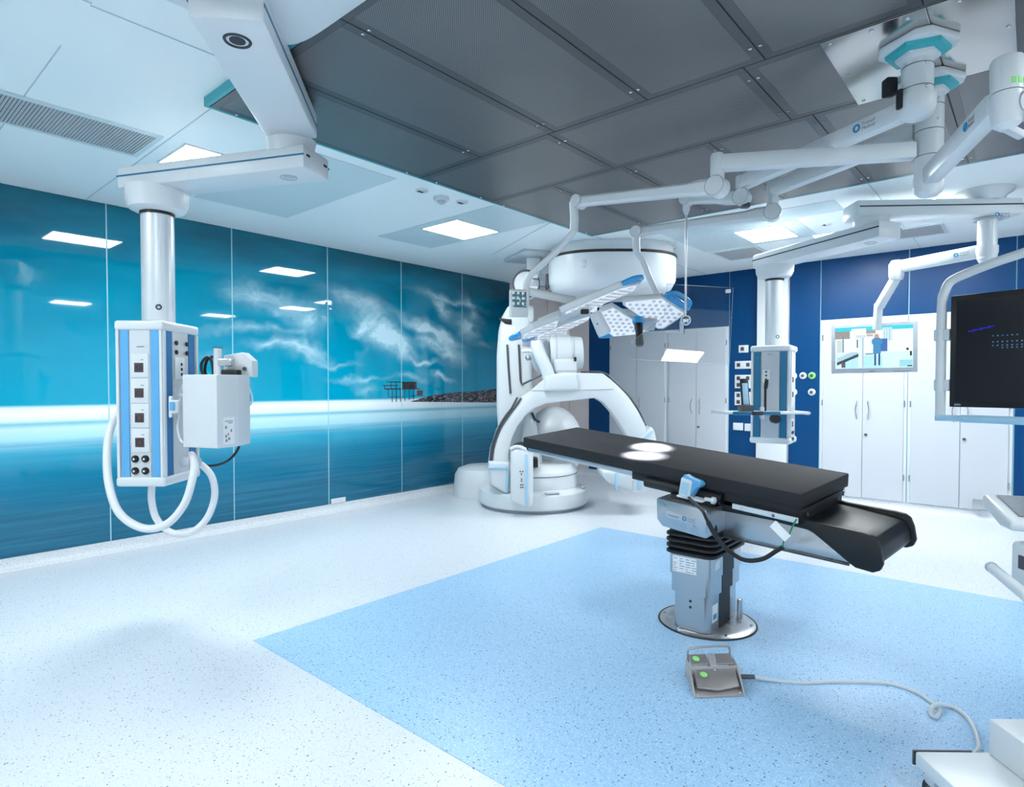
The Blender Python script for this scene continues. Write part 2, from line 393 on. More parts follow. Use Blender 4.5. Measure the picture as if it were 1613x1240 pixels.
for a, b in ((6.935, 7.42), (7.428, 7.86), (7.868, YB)):
    ob('end_panel', MB().bb((XL - .012, a, .098), (XL - .002, b, ZC), .002, 1), M['beige'], wl, 'warm pale plain wall panel')
ob('socket_cover', MB().bb((XL, 3.83, .098), (XL + .012, 4.02, .155), .003, 1), M['white'], wl)

# back wall: blue laminate panels, white ducts
wb = struct('wall_back', MB().bb((XL - .2, YB + .012, 0), (XR, YB + .2, ZC)), M['seam'])
for a, b, z0, m in ((XL, -5.86, .098, 'beige'), (-5.852, -5.475, .098, 'beige'), (-5.465, -5.09, .098, 'navy'), (-5.085, -3.19, 2.26, 'navy'), (-3.18, -2.045, .098, 'navy'),
                    (-2.035, -1.12, 2.26, 'navy'), (-1.108, -.175, 2.26, 'navy'), (-.165, .95, .098, 'navy'), (.96, 2.08, .098, 'navy'), (2.09, XR, .098, 'navy')):
    ob('wall_panel', MB().bb((a, YB, z0), (b, YB + .012, ZC), .0015, 1), M[m], wb)
tr = struct('trim_1', MB().bb((-2.785, YB - .09, .098), (-2.40, YB, ZC), .008, 2), M['white'])
wr = struct('wall_right', MB().bb((XR, YF, 0), (XR + .1, YB, ZC)), M['plain_wall'])
wf = struct('wall_front', MB().bb((XL, YF - .1, 0), (XR, YF, ZC)), M['plain_wall'])
def cove(p0, p1, nrm):
    p0 = V(p0); p1 = V(p1); nrm = V(nrm); pts = []
    for k in range(7):
        a = math.pi / 2 * k / 6; pts.append((.055 * (1 - math.sin(a)), .1 - .098 * 1 + .098 * (1 - math.cos(a)) if False else .055 * (1 - math.cos(a))))
    prof = [(0, 0), (.058, 0), (.056, .004)] + [(d, h + .004) for d, h in [(.04, .008), (.026, .018), (.016, .034), (.011, .055)]] + [(.010, .096), (0, .098)]
    r0 = [p0 + nrm * d + ZZ * h for d, h in prof]; r1 = [p1 + nrm * d + ZZ * h for d, h in prof]
    return MB().loft([r0, r1])
struct('baseboard_left', cove((XL - .01, YF, 0), (XL - .01, YB, 0), (1, 0, 0)), M['cove'])
struct('baseboard_back', cove((XL, YB + .01, 0), (XR, YB + .01, 0), (0, -1, 0)), M['cove'])

# built-in cupboards
def cupboard(x0, x1, xm, label, hz=(1.045, 1.26)):
    t = thing('wall_cupboard', label, 'cupboard', ((x0 + x1) / 2, YB, .098), 'cupboards built into the blue wall')
    d = .012
    ob('carcass', MB().bb((x0, YB - .004, .098), (x1, YB + .011, 2.255), .001, 1), M['cabinet_frame'], t)
    fr = .03
    for a, b, s in ((x0 + fr, xm - .003, 1), (xm + .003, x1 - fr, -1)):
        dr = ob('door', MB().bb((a, YB - .018, .104), (b, YB - .0045, 2.225), .002, 1), M['cabinet'], t)
        hx = (b - .055) if s > 0 else (a + .055)
        ob('handle', MB().tube([(hx, YB - .018, hz[0]), (hx, YB - .04, hz[0] + .02), (hx - .012 * s, YB - .05, (hz[0] + hz[1]) / 2), (hx, YB - .04, hz[1] - .02), (hx, YB - .018, hz[1])], .006, 8, 5), M['steel'], dr)
        if s < 0: ob('lock', MB().cyl((hx - .02, YB - .019, .86), (hx - .02, YB - .032, .86), .016, n=14), M['dark_grey'], dr)
        for hzz in (.35, 1.2, 2.0):
            e = a - .008 if s > 0 else b + .008
            ob('hinge', MB().cyl((e, YB - .014, hzz), (e, YB - .014, hzz + .07), .007, n=8), M['steel'], dr)
    return t
cupboard(-5.08, -4.105, -4.60, 'white double-door cupboard beside the robotic imaging gantry')
cupboard(-4.09, -3.195, -3.645, 'white double-door cupboard left of the socket panel, behind the clear shield')
cupboard(-2.03, -1.118, -1.563, 'white double-door cupboard behind the small wall-side monitor')
c4 = cupboard(-1.106, -.18, -.622, 'white double-door cupboard behind the large black screen, steel stop at its foot')
ob('door_stop', MB().bb((-.50, YB - .07, .12), (-.385, YB - .02, .22), .008, 2), M['steel_soft'], c4, 'small steel box low on the door')

# laminar-flow ceiling field
def perf(name, c0, c1):
    n = NT(name); p = n.pos()
    sep = n.n('ShaderNodeSeparateXYZ'); n.l(p, sep.inputs[0])
    k = 2 * math.pi / .012
    a = n.math('SINE', n.math('MULTIPLY', sep.outputs[0], k)); b = n.math('SINE', n.math('MULTIPLY', sep.outputs[1], k))
    hole = n.math('GREATER_THAN', n.math('MULTIPLY', a, b), .25)
    f = n.noise(p, 2.0, 3); col = n.mix(f, c0, c1)
    n.l(n.mix(hole, col, tuple(c * .35 for c in c0[:3]) + (1,)), n.b.inputs['Base Color'])
    n.b.inputs['Metallic'].default_value = .7; n.b.inputs['Roughness'].default_value = .36
    return n.m
M['perf'] = perf('perforated_steel', rgb(124, 123, 125), rgb(142, 141, 143))
M['perf_edge'] = mat('grey_steel_edge', rgb(98, 98, 101), .36, .7, var=.05, vscale=5)
ZA = 2.95
AX0, AX1, AY0, AY1 = -3.405, .46, 1.43, 5.165
lf = thing('laminar_flow_ceiling', 'grey perforated steel air-flow field in the white ceiling', 'ceiling field', ((AX0 + AX1) / 2, (AY0 + AY1) / 2, ZA))
hs = MB().bb((AX0, AY0, ZA + .004), (AX1, AY1, ZC))
ob('housing', hs, M['seam_dark'], lf)
fr = MB()
fr.bb((AX0 - .02, AY0 - .02, ZA + .002), (AX0, AY1 + .02, ZC)).bb((AX1, AY0 - .02, ZA + .002), (AX1 + .02, AY1 + .02, ZC))
fr.bb((AX0, AY0 - .02, ZA + .002), (AX1, AY0, ZC)).bb((AX0, AY1, ZA + .002), (AX1, AY1 + .02, ZC))
ob('edge_frame', fr, M['teal'], lf, 'edge frame with reflected blue painted in as teal')  # teal stands for reflected blue, put into the frame colour
cols3 = [[AX0, -2.795, -2.184, -1.574, -.968, -.36, AX1], [AX0, -2.233, -1.072, .05, AX1], [AX0, -2.775, -2.167, -1.557, -.962, -.368, AX1]]
rows = [AY0, 2.912, 3.665, AY1]
pm = {}; g = .003
screw = MB().lathe([(.009, 0), (.009, .5), (.005, 1)], (0, 0, 0), (0, 0, -.006), 10).mesh('screw'); screw.materials.append(M['chrome'])
for j, (y0, y1) in enumerate(zip(rows[:-1], rows[1:])):
    for i, (x0, x1) in enumerate(zip(cols3[j][:-1], cols3[j][1:])):
        off = 0
        kx = (round(x1 - x0, 3), round(y1 - y0, 3))
        if kx not in pm:
            a, b = (x1 - x0) / 2 - g, (y1 - y0) / 2 - g; e = .045
            fld = MB().bb((-a + e, -b + e, -.0), (a - e, b - e, .004)).mesh('perforated_field'); fld.materials.append(M['perf'])
            m = MB().bb((-a, -b, 0), (a, -b + e, .004), .001, 1).bb((-a, b - e, 0), (a, b, .004), .001, 1).bb((-a, -b + e, 0), (-a + e, b - e, .004), .001, 1).bb((a - e, -b + e, 0), (a, b - e, .004), .001, 1).mesh('panel_border'); m.materials.append(M['perf_edge'])
            pm[kx] = (m, fld)
        cc = ((x0 + x1) / 2, (y0 + y1) / 2, ZA)
        pb = inst('air_panel', pm[kx][0], cc, lf); f2 = inst('perforated_field', pm[kx][1], cc, pb)
        for sx in (-1, 1):
            for sy in (-1, 1): inst('screw', screw, (cc[0] + sx * ((x1 - x0) / 2 - .022), cc[1] + sy * ((y1 - y0) / 2 - .14), ZA), pb)
# polished plate that carries the light mounts
pl = thing('mounting_plate', 'polished steel plate on the perforated ceiling around the arm mounts', 'ceiling plate', (-.3, 3.3, ZA))
ob('sheet', MB().bb((-.742, 2.925, ZA - .006), (-.355, 3.69, ZA - .0005), .001, 1), M['mirror_steel'], pl)
ob('sheet', MB().bb((-.351, 2.925, ZA - .006), (-.085, 3.69, ZA - .0005), .001, 1), M['mirror_steel'], pl)
for x, y in ((-.71, 2.96), (-.55, 2.96), (-.42, 2.96), (-.25, 2.96), (-.71, 3.3), (-.71, 3.65), (-.55, 3.66), (-.3, 3.66), (-.11, 3.3), (-.12, 2.97), (-.11, 3.64)): inst('screw', screw, (x, y, ZA - .006), pl)

# luminaires
M['lamp'] = mat('lit_diffuser', (1, 1, 1, 1), .5, var=0, emit=(*PANEL_TINT, 1), estr=PANEL_POWER)
def luminaire(x0, x1, y0, y1, label):
    t = thing('ceiling_light', label, 'ceiling light', ((x0 + x1) / 2, (y0 + y1) / 2, ZC), 'square ceiling luminaires')
    e = .012; m = MB()
    m.bb((x0 - e, y0 - e, ZC - .010), (x1 + e, y0, ZC - .0005)).bb((x0 - e, y1, ZC - .010), (x1 + e, y1 + e, ZC - .0005)).bb((x0 - e, y0, ZC - .010), (x0, y1, ZC - .0005)).bb((x1, y0, ZC - .010), (x1 + e, y1, ZC - .0005))
    ob('frame', m, M['white'], t); ob('diffuser', MB().bb((x0, y0, ZC - .008), (x1, y1, ZC - .001)), M['lamp'], t)
luminaire(-4.60, -4.12, 3.97, 4.54, 'lit square ceiling panel above the sea mural, in a grey tile')
luminaire(-4.62, -4.16, 1.60, 2.21, 'lit square ceiling panel partly behind the left pendant arm')
luminaire(-2.33, -1.89, 6.13, 6.70, 'lit square ceiling panel in front of the back blue wall, fully visible')
luminaire(-1.77, -1.33, 6.79, 7.36, 'lit square ceiling panel half hidden by the far pendant arm')
luminaire(-1.09, -.65, 6.1, 6.67, 'lit square ceiling panel above the far pendant arm joint')
luminaire(1.35, 1.82, 5.6, 6.17, 'unseen lit square ceiling panel added off to the right of the table')  # this and the panels below are unseen, added to light the room
luminaire(1.35, 1.82, 2.9, 3.47, 'unseen lit square ceiling panel added right of the perforated field')
luminaire(1.35, 1.82, .2, .77, 'unseen lit square ceiling panel added behind the photographer, right')
luminaire(-1.3, -.83, -.6, -.03, 'unseen lit square ceiling panel added behind the photographer, middle')
luminaire(-3.9, -3.43, -.8, -.23, 'unseen lit square ceiling panel added behind the photographer, left')

M['grille'] = mat('grille_grey', rgb(176, 178, 182), .45, var=.02)
def grille(x0, x1, y0, y1, label, along='x'):
    t = thing('air_grille', label, 'air grille', ((x0 + x1) / 2, (y0 + y1) / 2, ZC), 'ceiling air grilles'); e = .03; m = MB()
    m.bb((x0 - e, y0 - e, ZC - .012), (x1 + e, y0, ZC - .0005)).bb((x0 - e, y1, ZC - .012), (x1 + e, y1 + e, ZC - .0005)).bb((x0 - e, y0, ZC - .012), (x0, y1, ZC - .0005)).bb((x1, y0, ZC - .012), (x1 + e, y1, ZC - .0005))
    ob('frame', m, M['ceiling_tile'], t); ob('backing', MB().bb((x0, y0, ZC - .003), (x1, y1, ZC - .0005)), M['dark_grey'], t)
    N = 48
    if along == 'x': sl = MB().bb((-(x1 - x0) / 2, -.0047 * (y1 - y0) / .49, -.004), ((x1 - x0) / 2, .0032 * (y1 - y0) / .49, .001))
    else: sl = MB().bb((-.0047 * (x1 - x0) / .49, -(y1 - y0) / 2, -.004), (.0032 * (x1 - x0) / .49, (y1 - y0) / 2, .001))
    me = sl.mesh('slat'); me.materials.append(M['grille'])
    for k in range(N):
        q = (k + .5) / N
        inst('slat', me, ((x0 + x1) / 2, y0 + q * (y1 - y0), ZC - .006) if along == 'x' else (x0 + q * (x1 - x0), (y0 + y1) / 2, ZC - .006), t)
grille(-4.60, -4.17, .60, 1.43, 'long slatted air grille in the ceiling at the upper left')
grille(-2.86, -2.40, 6.90, 7.43, 'square slatted air grille near the back wall over the imaging gantry')
grille(-1.16, -.72, 7.10, 7.52, 'slatted air grille near the back wall above the small monitor', 'y')
def ceil_dev(px, py, label, big):
    c = Zp(px, py, ZC); t = thing('smoke_detector' if big else 'ceiling_spot', label, 'detector' if big else 'ceiling spot', c, None if big else 'small recessed ceiling discs')
    if big:
        ob('base', MB().lathe([(.065, 0), (.065, .3), (.06, 1)], c + ZZ * -.001, c - ZZ * .03, 24), M['white'], t); ob('sensor', MB().lathe([(.036, 0), (.034, .6), (.02, 1)], c - ZZ * .03, c - ZZ * .055, 20), M['grey_plastic'], t)
    else:
        ob('rim', MB().ring(c - ZZ * .003, ZZ, .045, .008), M['white'], t); ob('lens', MB().lathe([(.043, 0), (.043, .5), (.03, 1)], c - ZZ * .001, c - ZZ * .006, 20), M['grey_plastic'], t)
        ob('slot', MB().box(c - ZZ * .007 + V((-.02, 0, 0)), (.02, .05, .006), None, .002), M['black'], t)
ceil_dev(665, 300, 'small white disc in the ceiling left of the smoke detector', False); ceil_dev(728, 318, 'small white disc in the ceiling right of the smoke detector', False)
ceil_dev(695, 311, 'white round smoke detector on the ceiling beside the perforated field', True)
ceil_dev(1058, 391, 'small white disc in the ceiling above the oval cover', False); ceil_dev(1302, 353, 'flat white disc in the ceiling beside the far luminaires', False)

# sockets and gas outlets on the blue wall
def sockets(x, z, wd, ht, spots, label, m='socket_dark'):
    t = thing('socket_plate', label, 'socket', (x, YB, z), 'socket plates on the blue wall')
    ob('plate', MB().box((x, YB - .005, z), (wd, .01, ht), None, .003), M['white'], t)
    for dx, dz in spots: ob('socket', MB().box((x + dx, YB - .011, z + dz), (.046, .006, .05), None, .003), M[m], t)
sockets(-2.985, 1.94, .13, .10, [(-.015, 0)], 'small white wall plate with one round outlet, topmost on the blue wall')
sockets(-2.985, 1.725, .23, .105, [(-.065, 0), (.06, 0)], 'white double socket plate, second from the top on the blue wall')
sockets(-2.985, 1.50, .23, .18, [(-.065, .045), (.06, .045), (-.065, -.045)], 'tall white plate with three sockets beside the far pendant')
sockets(-2.985, 1.27, .23, .18, [(-.065, .045), (-.065, -.045)], 'tall white plate with two sockets just above the pendant shelf')
sockets(-3.05, .89, .135, .10, [], 'blank white wall plate below the shelf, left one'); sockets(-2.895, .885, .135, .10, [], 'blank white wall plate below the shelf, right one with a dark lead')
def gas(x, z, m, label):
    t = thing('gas_outlet', label, 'gas outlet', (x, YB, z), 'round gas outlets on the blue wall')
    ob('flange', MB().lathe([(.045, 0), (.043, .6), (.036, 1)], (x, YB - .0005, z), (x, YB - .02, z), 20), M[m], t)
    ob('valve', MB().cyl((x, YB - .02, z), (x, YB - .032, z), .02, n=14), M['dark_grey'], t)
gas(-2.35, 1.57, 'white', 'white round gas outlet nearest the pendant, upper row'); gas(-2.235, 1.57, 'white', 'white round gas outlet in the middle of the upper row'); gas(-2.13, 1.57, 'green', 'pale green round gas outlet beside the cupboard')
gas(-2.345, 1.362, 'white', 'white round gas outlet nearest the pendant, lower row'); gas(-2.13, 1.362, 'white', 'white round outlet below the green one')

# ================================================================== shared bits of equipment
def logo(parent, o, u, v, s=.03, two=True):
    # blue ring mark with two lines of lettering to its right
    u = V(u).normalized(); v = V(v).normalized(); n = u.cross(v); o = V(o)
    ob('ring_mark', MB().ring(o + n * .0005, n, s * .42, s * .13, 20, 6), M['logo_blue'], parent)
    text('lettering', 'Trumpf', s * .62, o + u * s * .78 + v * s * .06, u, v, M['ink_grey'], parent)
    if two: text('lettering', 'Medical', s * .62, o + u * s * .78 - v * s * .52, u, v, M['ink_grey'], parent)
def hz(v): v = V(v); return V((v.x, v.y, 0)).normalized()

# ------------------------------------------------------------------ left supply pendant
cxy = V((-4.0, 1.37, 0))
pend = thing('supply_pendant', 'white ceiling supply pendant with light blue stripes hanging before the sea mural', 'supply pendant', cxy + ZZ * .8)
# upper arm
z0, z1 = 2.79, 2.925
c = [Zp(298, 20, z0), Zp(412, 38.7, z0), Zp(499, 229, z0), Zp(417, 205, z0)]
ax = hz((c[2] + c[3]) / 2 - (c[0] + c[1]) / 2); wd = .27
sd = ZZ.cross(ax); mid0 = (c[0] + c[1]) / 2; mid1 = (c[2] + c[3]) / 2
def armbox(a, b, wd, zlo, zhi, bev=.012):
    x = hz(b - a); y = ZZ.cross(x); return MB().box(((a + b) / 2).xy.to_3d() + ZZ * ((zlo + zhi) / 2), ((b - a).xy.length, wd, zhi - zlo), (x, y, ZZ), bev)
up_arm = ob('upper_arm', armbox(mid0, mid1, wd, z0, z1), M['white'], pend)
for s in (-1, 1):
    a = mid0.xy.to_3d() + sd * s * (wd / 2 + .0006) + ZZ * 2.852; b = mid1.xy.to_3d() + sd * s * (wd / 2 + .0006) + ZZ * 2.852
    ob('stripe', MB().beam(a, b, .003, .012), M['teal_blue'], up_arm)
q = Zp(374, 64, z0); qc = V((q.x, q.y, z0 - .0005))
ob('round_mark', MB().ring(qc, ZZ, .047, .006, 32, 6).lathe([(.03, 0), (.03, 1)], qc + ZZ * .001, qc - ZZ * .002, 24), M['ink'], up_arm)
# ceiling hub of the upper arm
hb = V((-2.03, .92, 0))
def sq(a, b, z): return [hb + V((a * math.copysign(abs(math.cos(t)) ** .333, math.cos(t)), b * math.copysign(abs(math.sin(t)) ** .333, math.sin(t)), z)) for t in [2 * math.pi * (k + .5) / 72 for k in range(72)]]
ob('ceiling_hub', MB().loft([sq(.46, .45, 2.895), sq(.49, .48, 2.905), sq(.5, .49, 2.925), sq(.5, .49, ZC)]), M['white'], pend); hb = V((mid0.x, mid0.y, 0)) + ax * .12; ob('hub_neck', MB().cyl(hb + ZZ * 2.9, hb + ZZ * 2.93, .12, n=32), M['white'], pend)
# joint
pv = V((-3.15, 1.765, 0)); mid1 = V((pv.x, pv.y, mid1.z)) + ax * .09
ob('joint_cover', MB().lathe([(.118, 0), (.125, .35), (.125, .7), (.132, 1)], pv + ZZ * 2.715, pv + ZZ * 2.80, 36), M['white'], pend)
# lower arm
za, zb = 2.603, 2.726
lx = hz(cxy - pv); ly = ZZ.cross(lx)
lo0 = pv - lx * .16; lo1 = cxy + lx * .17
low = ob('lower_arm', armbox(lo0, lo1, .24, za, zb, .014), M['white'], pend)
for s in (-1, 1): ob('stripe', MB().beam(lo0 + ly * s * .1206 + ZZ * 2.672, lo1 + ly * s * .1206 + ZZ * 2.672, .003, .009), M['teal_blue'], low)
for s in (-.08, .08): ob('end_slot', MB().box(lo0 - lx * .001 + ly * s + ZZ * 2.675, (.004, .03, .012), (lx, ly, ZZ)), M['black'], low)
qc = V((0, 0, za - .0005)) + pv + lx * .02
ob('round_mark', MB().ring(qc, ZZ, .043, .005, 32, 6).lathe([(.03, 0), (.03, 1)], qc + ZZ * .001, qc - ZZ * .002, 24), M['grey_plastic'], low)
# bell, column
ob('bell', MB().lathe([(.115, 0), (.15, .12), (.168, .45), (.168, .85), (.172, 1)], cxy + ZZ * 2.475, cxy + ZZ * 2.612, 40), M['white'], pend)
ob('collar', MB().cyl(cxy + ZZ * 2.458, cxy + ZZ * 2.478, .094, n=36), M['black'], pend)
colm = ob('column', MB().cyl(cxy + ZZ * 1.78, cxy + ZZ * 2.46, .0885, n=40), M['alu'], pend)
ob('ring_mark', MB().ring(cxy - FH * .078 + RT * .046 + ZZ * 1.905, -FH + RT * .55, .013, .004, 18, 6), M['ink'], colm)
# head: two visible faces, cap and foot
dA = 3.45
A = P(184.5, 640, dA); B = P(257, 640, dA); Cc = P(317, 640, 3.83)
A = V((A.x, A.y, 0)); B = V((B.x, B.y, 0)); Cc = V((Cc.x, Cc.y, 0))
e1 = (B - A).normalized(); w1 = (B - A).length; e2 = V((-e1.y, e1.x, 0)); w2 = (Cc - B).length
if e2.dot(FH) < 0: e2 = -e2
ztop = 1.44 + (611 - 509) * dA / FPX; zbot = 1.44 - (769 - 611) * dA / FPX
hc = A + e1 * w1 / 2 + e2 * w2 / 2
head = ob('head', MB().box(hc + ZZ * ((ztop + zbot) / 2), (w1 - .012, w2 - .012, ztop - zbot - .05), (e1, e2, ZZ), .012), M['offwhite'], pend)
for z in (ztop - .024, zbot + .024): ob('end_cap', MB().box(hc + ZZ * z, (w1 + .02, w2 + .02, .056), (e1, e2, ZZ), .016, 3), M['white'], pend)
zl, zh = zbot + .05, ztop - .05
for o0, u, wl_, nn, mm in ((A, e1, w1, -e2, 'blue'), (B, e2, w2, e1, 'deep_blue')):
    def strip(a, b, m, name='stripe', t=.006, zl=zl, zh=zh, par=head):
        return ob(name, MB().box(o0 + u * ((a + b) / 2 * wl_) + ZZ * ((zl + zh) / 2) - nn * .006 + nn * t / 2, ((b - a) * wl_, t, zh - zl), (u, -nn, ZZ), .0015, 1), M[m], par)
    strip(0, .06, 'white', 'edge_profile', .014); strip(.94, 1, 'white', 'edge_profile', .014)
    strip(.08, .26, mm); strip(.74, .92, mm); strip(.28, .72, 'offwhite', 'centre_panel', .004)
def face(o0, u, nn, wl_, a, z): return o0 + u * (a * wl_) + ZZ * z + nn * -.001
def zpx(py, d): return 1.44 - (py - 611) * d / FPX
for k, py in enumerate((582, 622, 661, 700)):
    z = zpx(py, dA) + .012
    s = ob('socket_plate', MB().box(face(A, e1, -e2, w1, .5, z), (.102, .009, .137), (e1, e2, ZZ), .003), M['white'], head)
    cc = face(A, e1, -e2, w1, .49, z - .012) - e2 * .005
    ob('socket_insert', MB().box(cc, (.052, .004, .054), (e1, e2, ZZ), .002), M['socket_dark'], s)
    ob('socket_hole', MB().ring(cc - e2 * .002, e2, .016, .0025, 18, 6), M['ink'], s)
    ob('rating_mark', MB().box(face(A, e1, -e2, w1, .56, z + .032) - e2 * .0045, (.016, .0008, .005), (e1, e2, ZZ)), M['ink_grey'], s)
for a in (.38, .60):
    for py in (726, 745):
        cc = face(A, e1, -e2, w1, a, zpx(py, dA))
        g = ob('gas_socket', MB().lathe([(.021, 0), (.021, .5), (.017, 1)], cc, cc - e2 * .012, 20), M['gloss_black'], head); ob('gas_pin', MB().cyl(cc - e2 * .012, cc - e2 * .018, .007, n=12), M['chrome'], g)
ob('name_plate', MB().box(face(A, e1, -e2, w1, .52, zpx(549, dA)) - e2 * .002, (.04, .001, .006), (e1, e2, ZZ)), M['ink_grey'], head)
for a in (.36, .66):
    for dz in (.0, -.055):
        cc = face(B, e2, e1, w2, a, ztop - .115 + dz) + e1 * .004
        ob('data_port', MB().lathe([(.014, 0), (.014, .6), (.01, 1)], cc, cc + e1 * .008, 16), M['gloss_black'], head)
ob('switch_plate', MB().box(face(B, e2, e1, w2, .44, ztop - .265) + e1 * .006, (.1, .01, .13), (e2, -e1, ZZ), .003), M['white'], head)
for dz in (.03, 0, -.03): cc = face(B, e2, e1, w2, .47, ztop - .27 + dz) + e1 * .011; ob('data_port', MB().cyl(cc, cc + e1 * .003, .009, n=12), M['black'], head)
# hose stub and corrugated hoses
hd = 3.62
stub = P(296, 728, 3.58)
ob('hose_coupling', MB().lathe([(.035, 0), (.035, .5), (.026, .55), (.026, 1)], stub - e1 * .03 + e2 * .0, stub + e1 * .07, 20), M['grey_plastic'], pend)
def hose(path, r, label=None, ribs=.0024, lam=.0095):
    pts = spline([V(p) for p in path], 34); L = [0]
    for a, b in zip(pts[:-1], pts[1:]): L.append(L[-1] + (b - a).length)
    n = int(L[-1] / (lam / 2)); rs = []; j = 0
    for k in range(n + 1):
        s = L[-1] * k / n
        while j < len(L) - 2 and L[j + 1] < s: j += 1
        t = (s - L[j]) / max(1e-6, L[j + 1] - L[j]); rs.append(pts[j].lerp(pts[j + 1], t))
    return ob('hose', MB().tube(rs, lambda t: r + (ribs if int(round(t * n)) % 2 else -ribs * .2), 12, smooth=False), M['rubber_grey'], pend, label, angle=80)
hose([P(188, 650, 3.66), P(176, 670, 3.64), P(169, 705, 3.58), P(171, 760, 3.52), P(188, 808, 3.46), P(225, 832, 3.42), P(262, 826, 3.42), P(290, 795, 3.45), P(303, 755, 3.5), P(306, 728, 3.56), P(300, 715, 3.6)], .0205)
hose([P(239, 765, 3.6), P(239, 790, 3.6), P(247, 818, 3.6), P(268, 838, 3.6), P(298, 840, 3.6), P(325, 818, 3.6), P(338, 783, 3.62), P(334, 752, 3.64), P(318, 733, 3.65), P(303, 728, 3.64)], .019, ribs=.0012)

# white equipment box carried by a rail post beside the head
bxr = thing('equipment_box', 'plain white five-sided box clamped to the left pendant head', 'equipment box', P(325, 700, 3.62))
F0, F1, F2 = P(287, 593, 3.45), P(341, 593, 3.37), P(375, 595, 3.50)
zt_, zb_ = zpx(593, 3.42), zpx(709, 3.40)
def fl(p): return V((p.x, p.y, 0))
F0, F1, F2 = fl(F0), fl(F1), fl(F2)
F3 = F2 + FH * .16; F4 = F0 + FH * .2
ob('casing', MB().prism([p + ZZ * zb_ for p in (F0, F1, F2, F3, F4)], ZZ * (zt_ - zb_), .005), M['white'], bxr)
u = (F2 - F1).normalized(); nn = V((u.y, -u.x, 0)); nn = nn if nn.dot(FH) < 0 else -nn
pc = F1.lerp(F2, .54) + ZZ * (zpx(682, 3.42)) + nn * .001
lbl = ob('label_sheet', MB().box(pc, (.075, .0012, .155), (u, -nn, ZZ)), M['paper'], bxr)
for dz, wd_, dx in ((.055, .055, 0), (.045, .03, .008), (.02, .012, -.02), (-.0, .01, .015), (-.03, .012, -.02), (-.045, .014, 0), (-.055, .014, -.018), (-.02, .008, -.005)):
    ob('print_mark', MB().box(pc + u * dx + ZZ * dz + nn * .0008, (wd_, .0006, .005 if dz > .03 else .016), (u, -nn, ZZ)), M['ink_grey'], lbl)
pole = thing('rail_post', 'short chrome post with a white clamp box above the white equipment box', 'post', P(344, 590, 3.6))
pb0 = P(344, 600, 3.6); pt0 = P(343, 549, 3.6)
ob('post', MB().cyl(V((pt0.x, pt0.y, zt_ + .001)), pt0, .024, n=24), M['alu'], pole); ob('post_cap', MB().cyl(pt0, pt0 + ZZ * .006, .026, n=24), M['dark_grey'], pole)
ob('clamp', MB().box(P(356, 571, 3.6), (.08, .05, .045), (RT, FH, ZZ), .008), M['steel_soft'], pole)
g0 = [P(352, 560, 3.66), P(382, 555, 3.66), P(397, 568, 3.66), P(397, 594, 3.66), P(378, 594, 3.66), P(376, 584, 3.66), P(352, 584, 3.66)]
ob('clamp_housing', MB().prism(g0, FH * .09, .006), M['white'], pole)
ob('green_button', MB().cyl(P(385, 581, 3.655), P(385, 581, 3.645), .012, n=14), M['dark_grey'], pole)
ob('black_bracket', MB().box(P(364, 587, 3.63), (.10, .07, .034), (RT, FH, ZZ), .006), M['black'], pole)
ob('lead', MB().tube([P(391, 594, 3.67), P(392, 608, 3.67), P(397, 625, 3.67), P(396, 636, 3.66), P(385, 643, 3.62), P(373, 641, 3.6)], .0055, 8), M['white_plastic'], pole)
blk = tag(ob('cable_coil', MB().tube([P(330, 600, 3.72), P(320, 590, 3.72), P(317, 575, 3.72), P(324, 564, 3.72), P(332, 566, 3.72), P(336, 590, 3.72), P(330, 600, 3.74), P(323, 585, 3.75), P(326, 568, 3.75), P(336, 562, 3.75), P(340, 575, 3.75), P(341, 597, 3.74)], .009, 8), M['black']), 'coil of black cable behind the white equipment box', 'cable')
tag(ob('power_lead', MB().tube([P(375, 692, 3.68), P(376, 705, 3.68), P(364, 722, 3.62), P(348, 731, 3.66), P(330, 734, 3.7), P(318, 731, 3.72)], .008, 8), M['black']), 'thin black lead looping under the white equipment box', 'cable')
tag(ob('wire_bundle', MB().tube([P(278, 612, 3.55), P(274, 622, 3.54), P(283, 614, 3.54), P(290, 605, 3.5), P(284, 620, 3.53), P(276, 628, 3.53), P(288, 622, 3.5), P(279, 640, 3.52), P(281, 660, 3.52), P(285, 640, 3.5), P(280, 672, 3.5), P(284, 692, 3.5), P(290, 698, 3.48)], .006, 8), M['white_plastic']), 'tangle of white wires between pendant head and white box', 'cable')
rc = thing('rail_clamp', 'white rail clamp with a blue button on the pendant side', 'clamp', P(271, 655, 3.47))
ob('rail', MB().beam(P(269, 624, 3.46), P(269, 658, 3.46), .018, .018, .006, up=RT), M['white'], rc); ob('body', MB().box(P(275, 641, 3.45), (.05, .035, .075), (RT, FH, ZZ), .008), M['white'], rc); ob('button', MB().box(P(271, 640, 3.425), (.028, .01, .05), (RT, FH, ZZ), .004), M['blue'], rc)

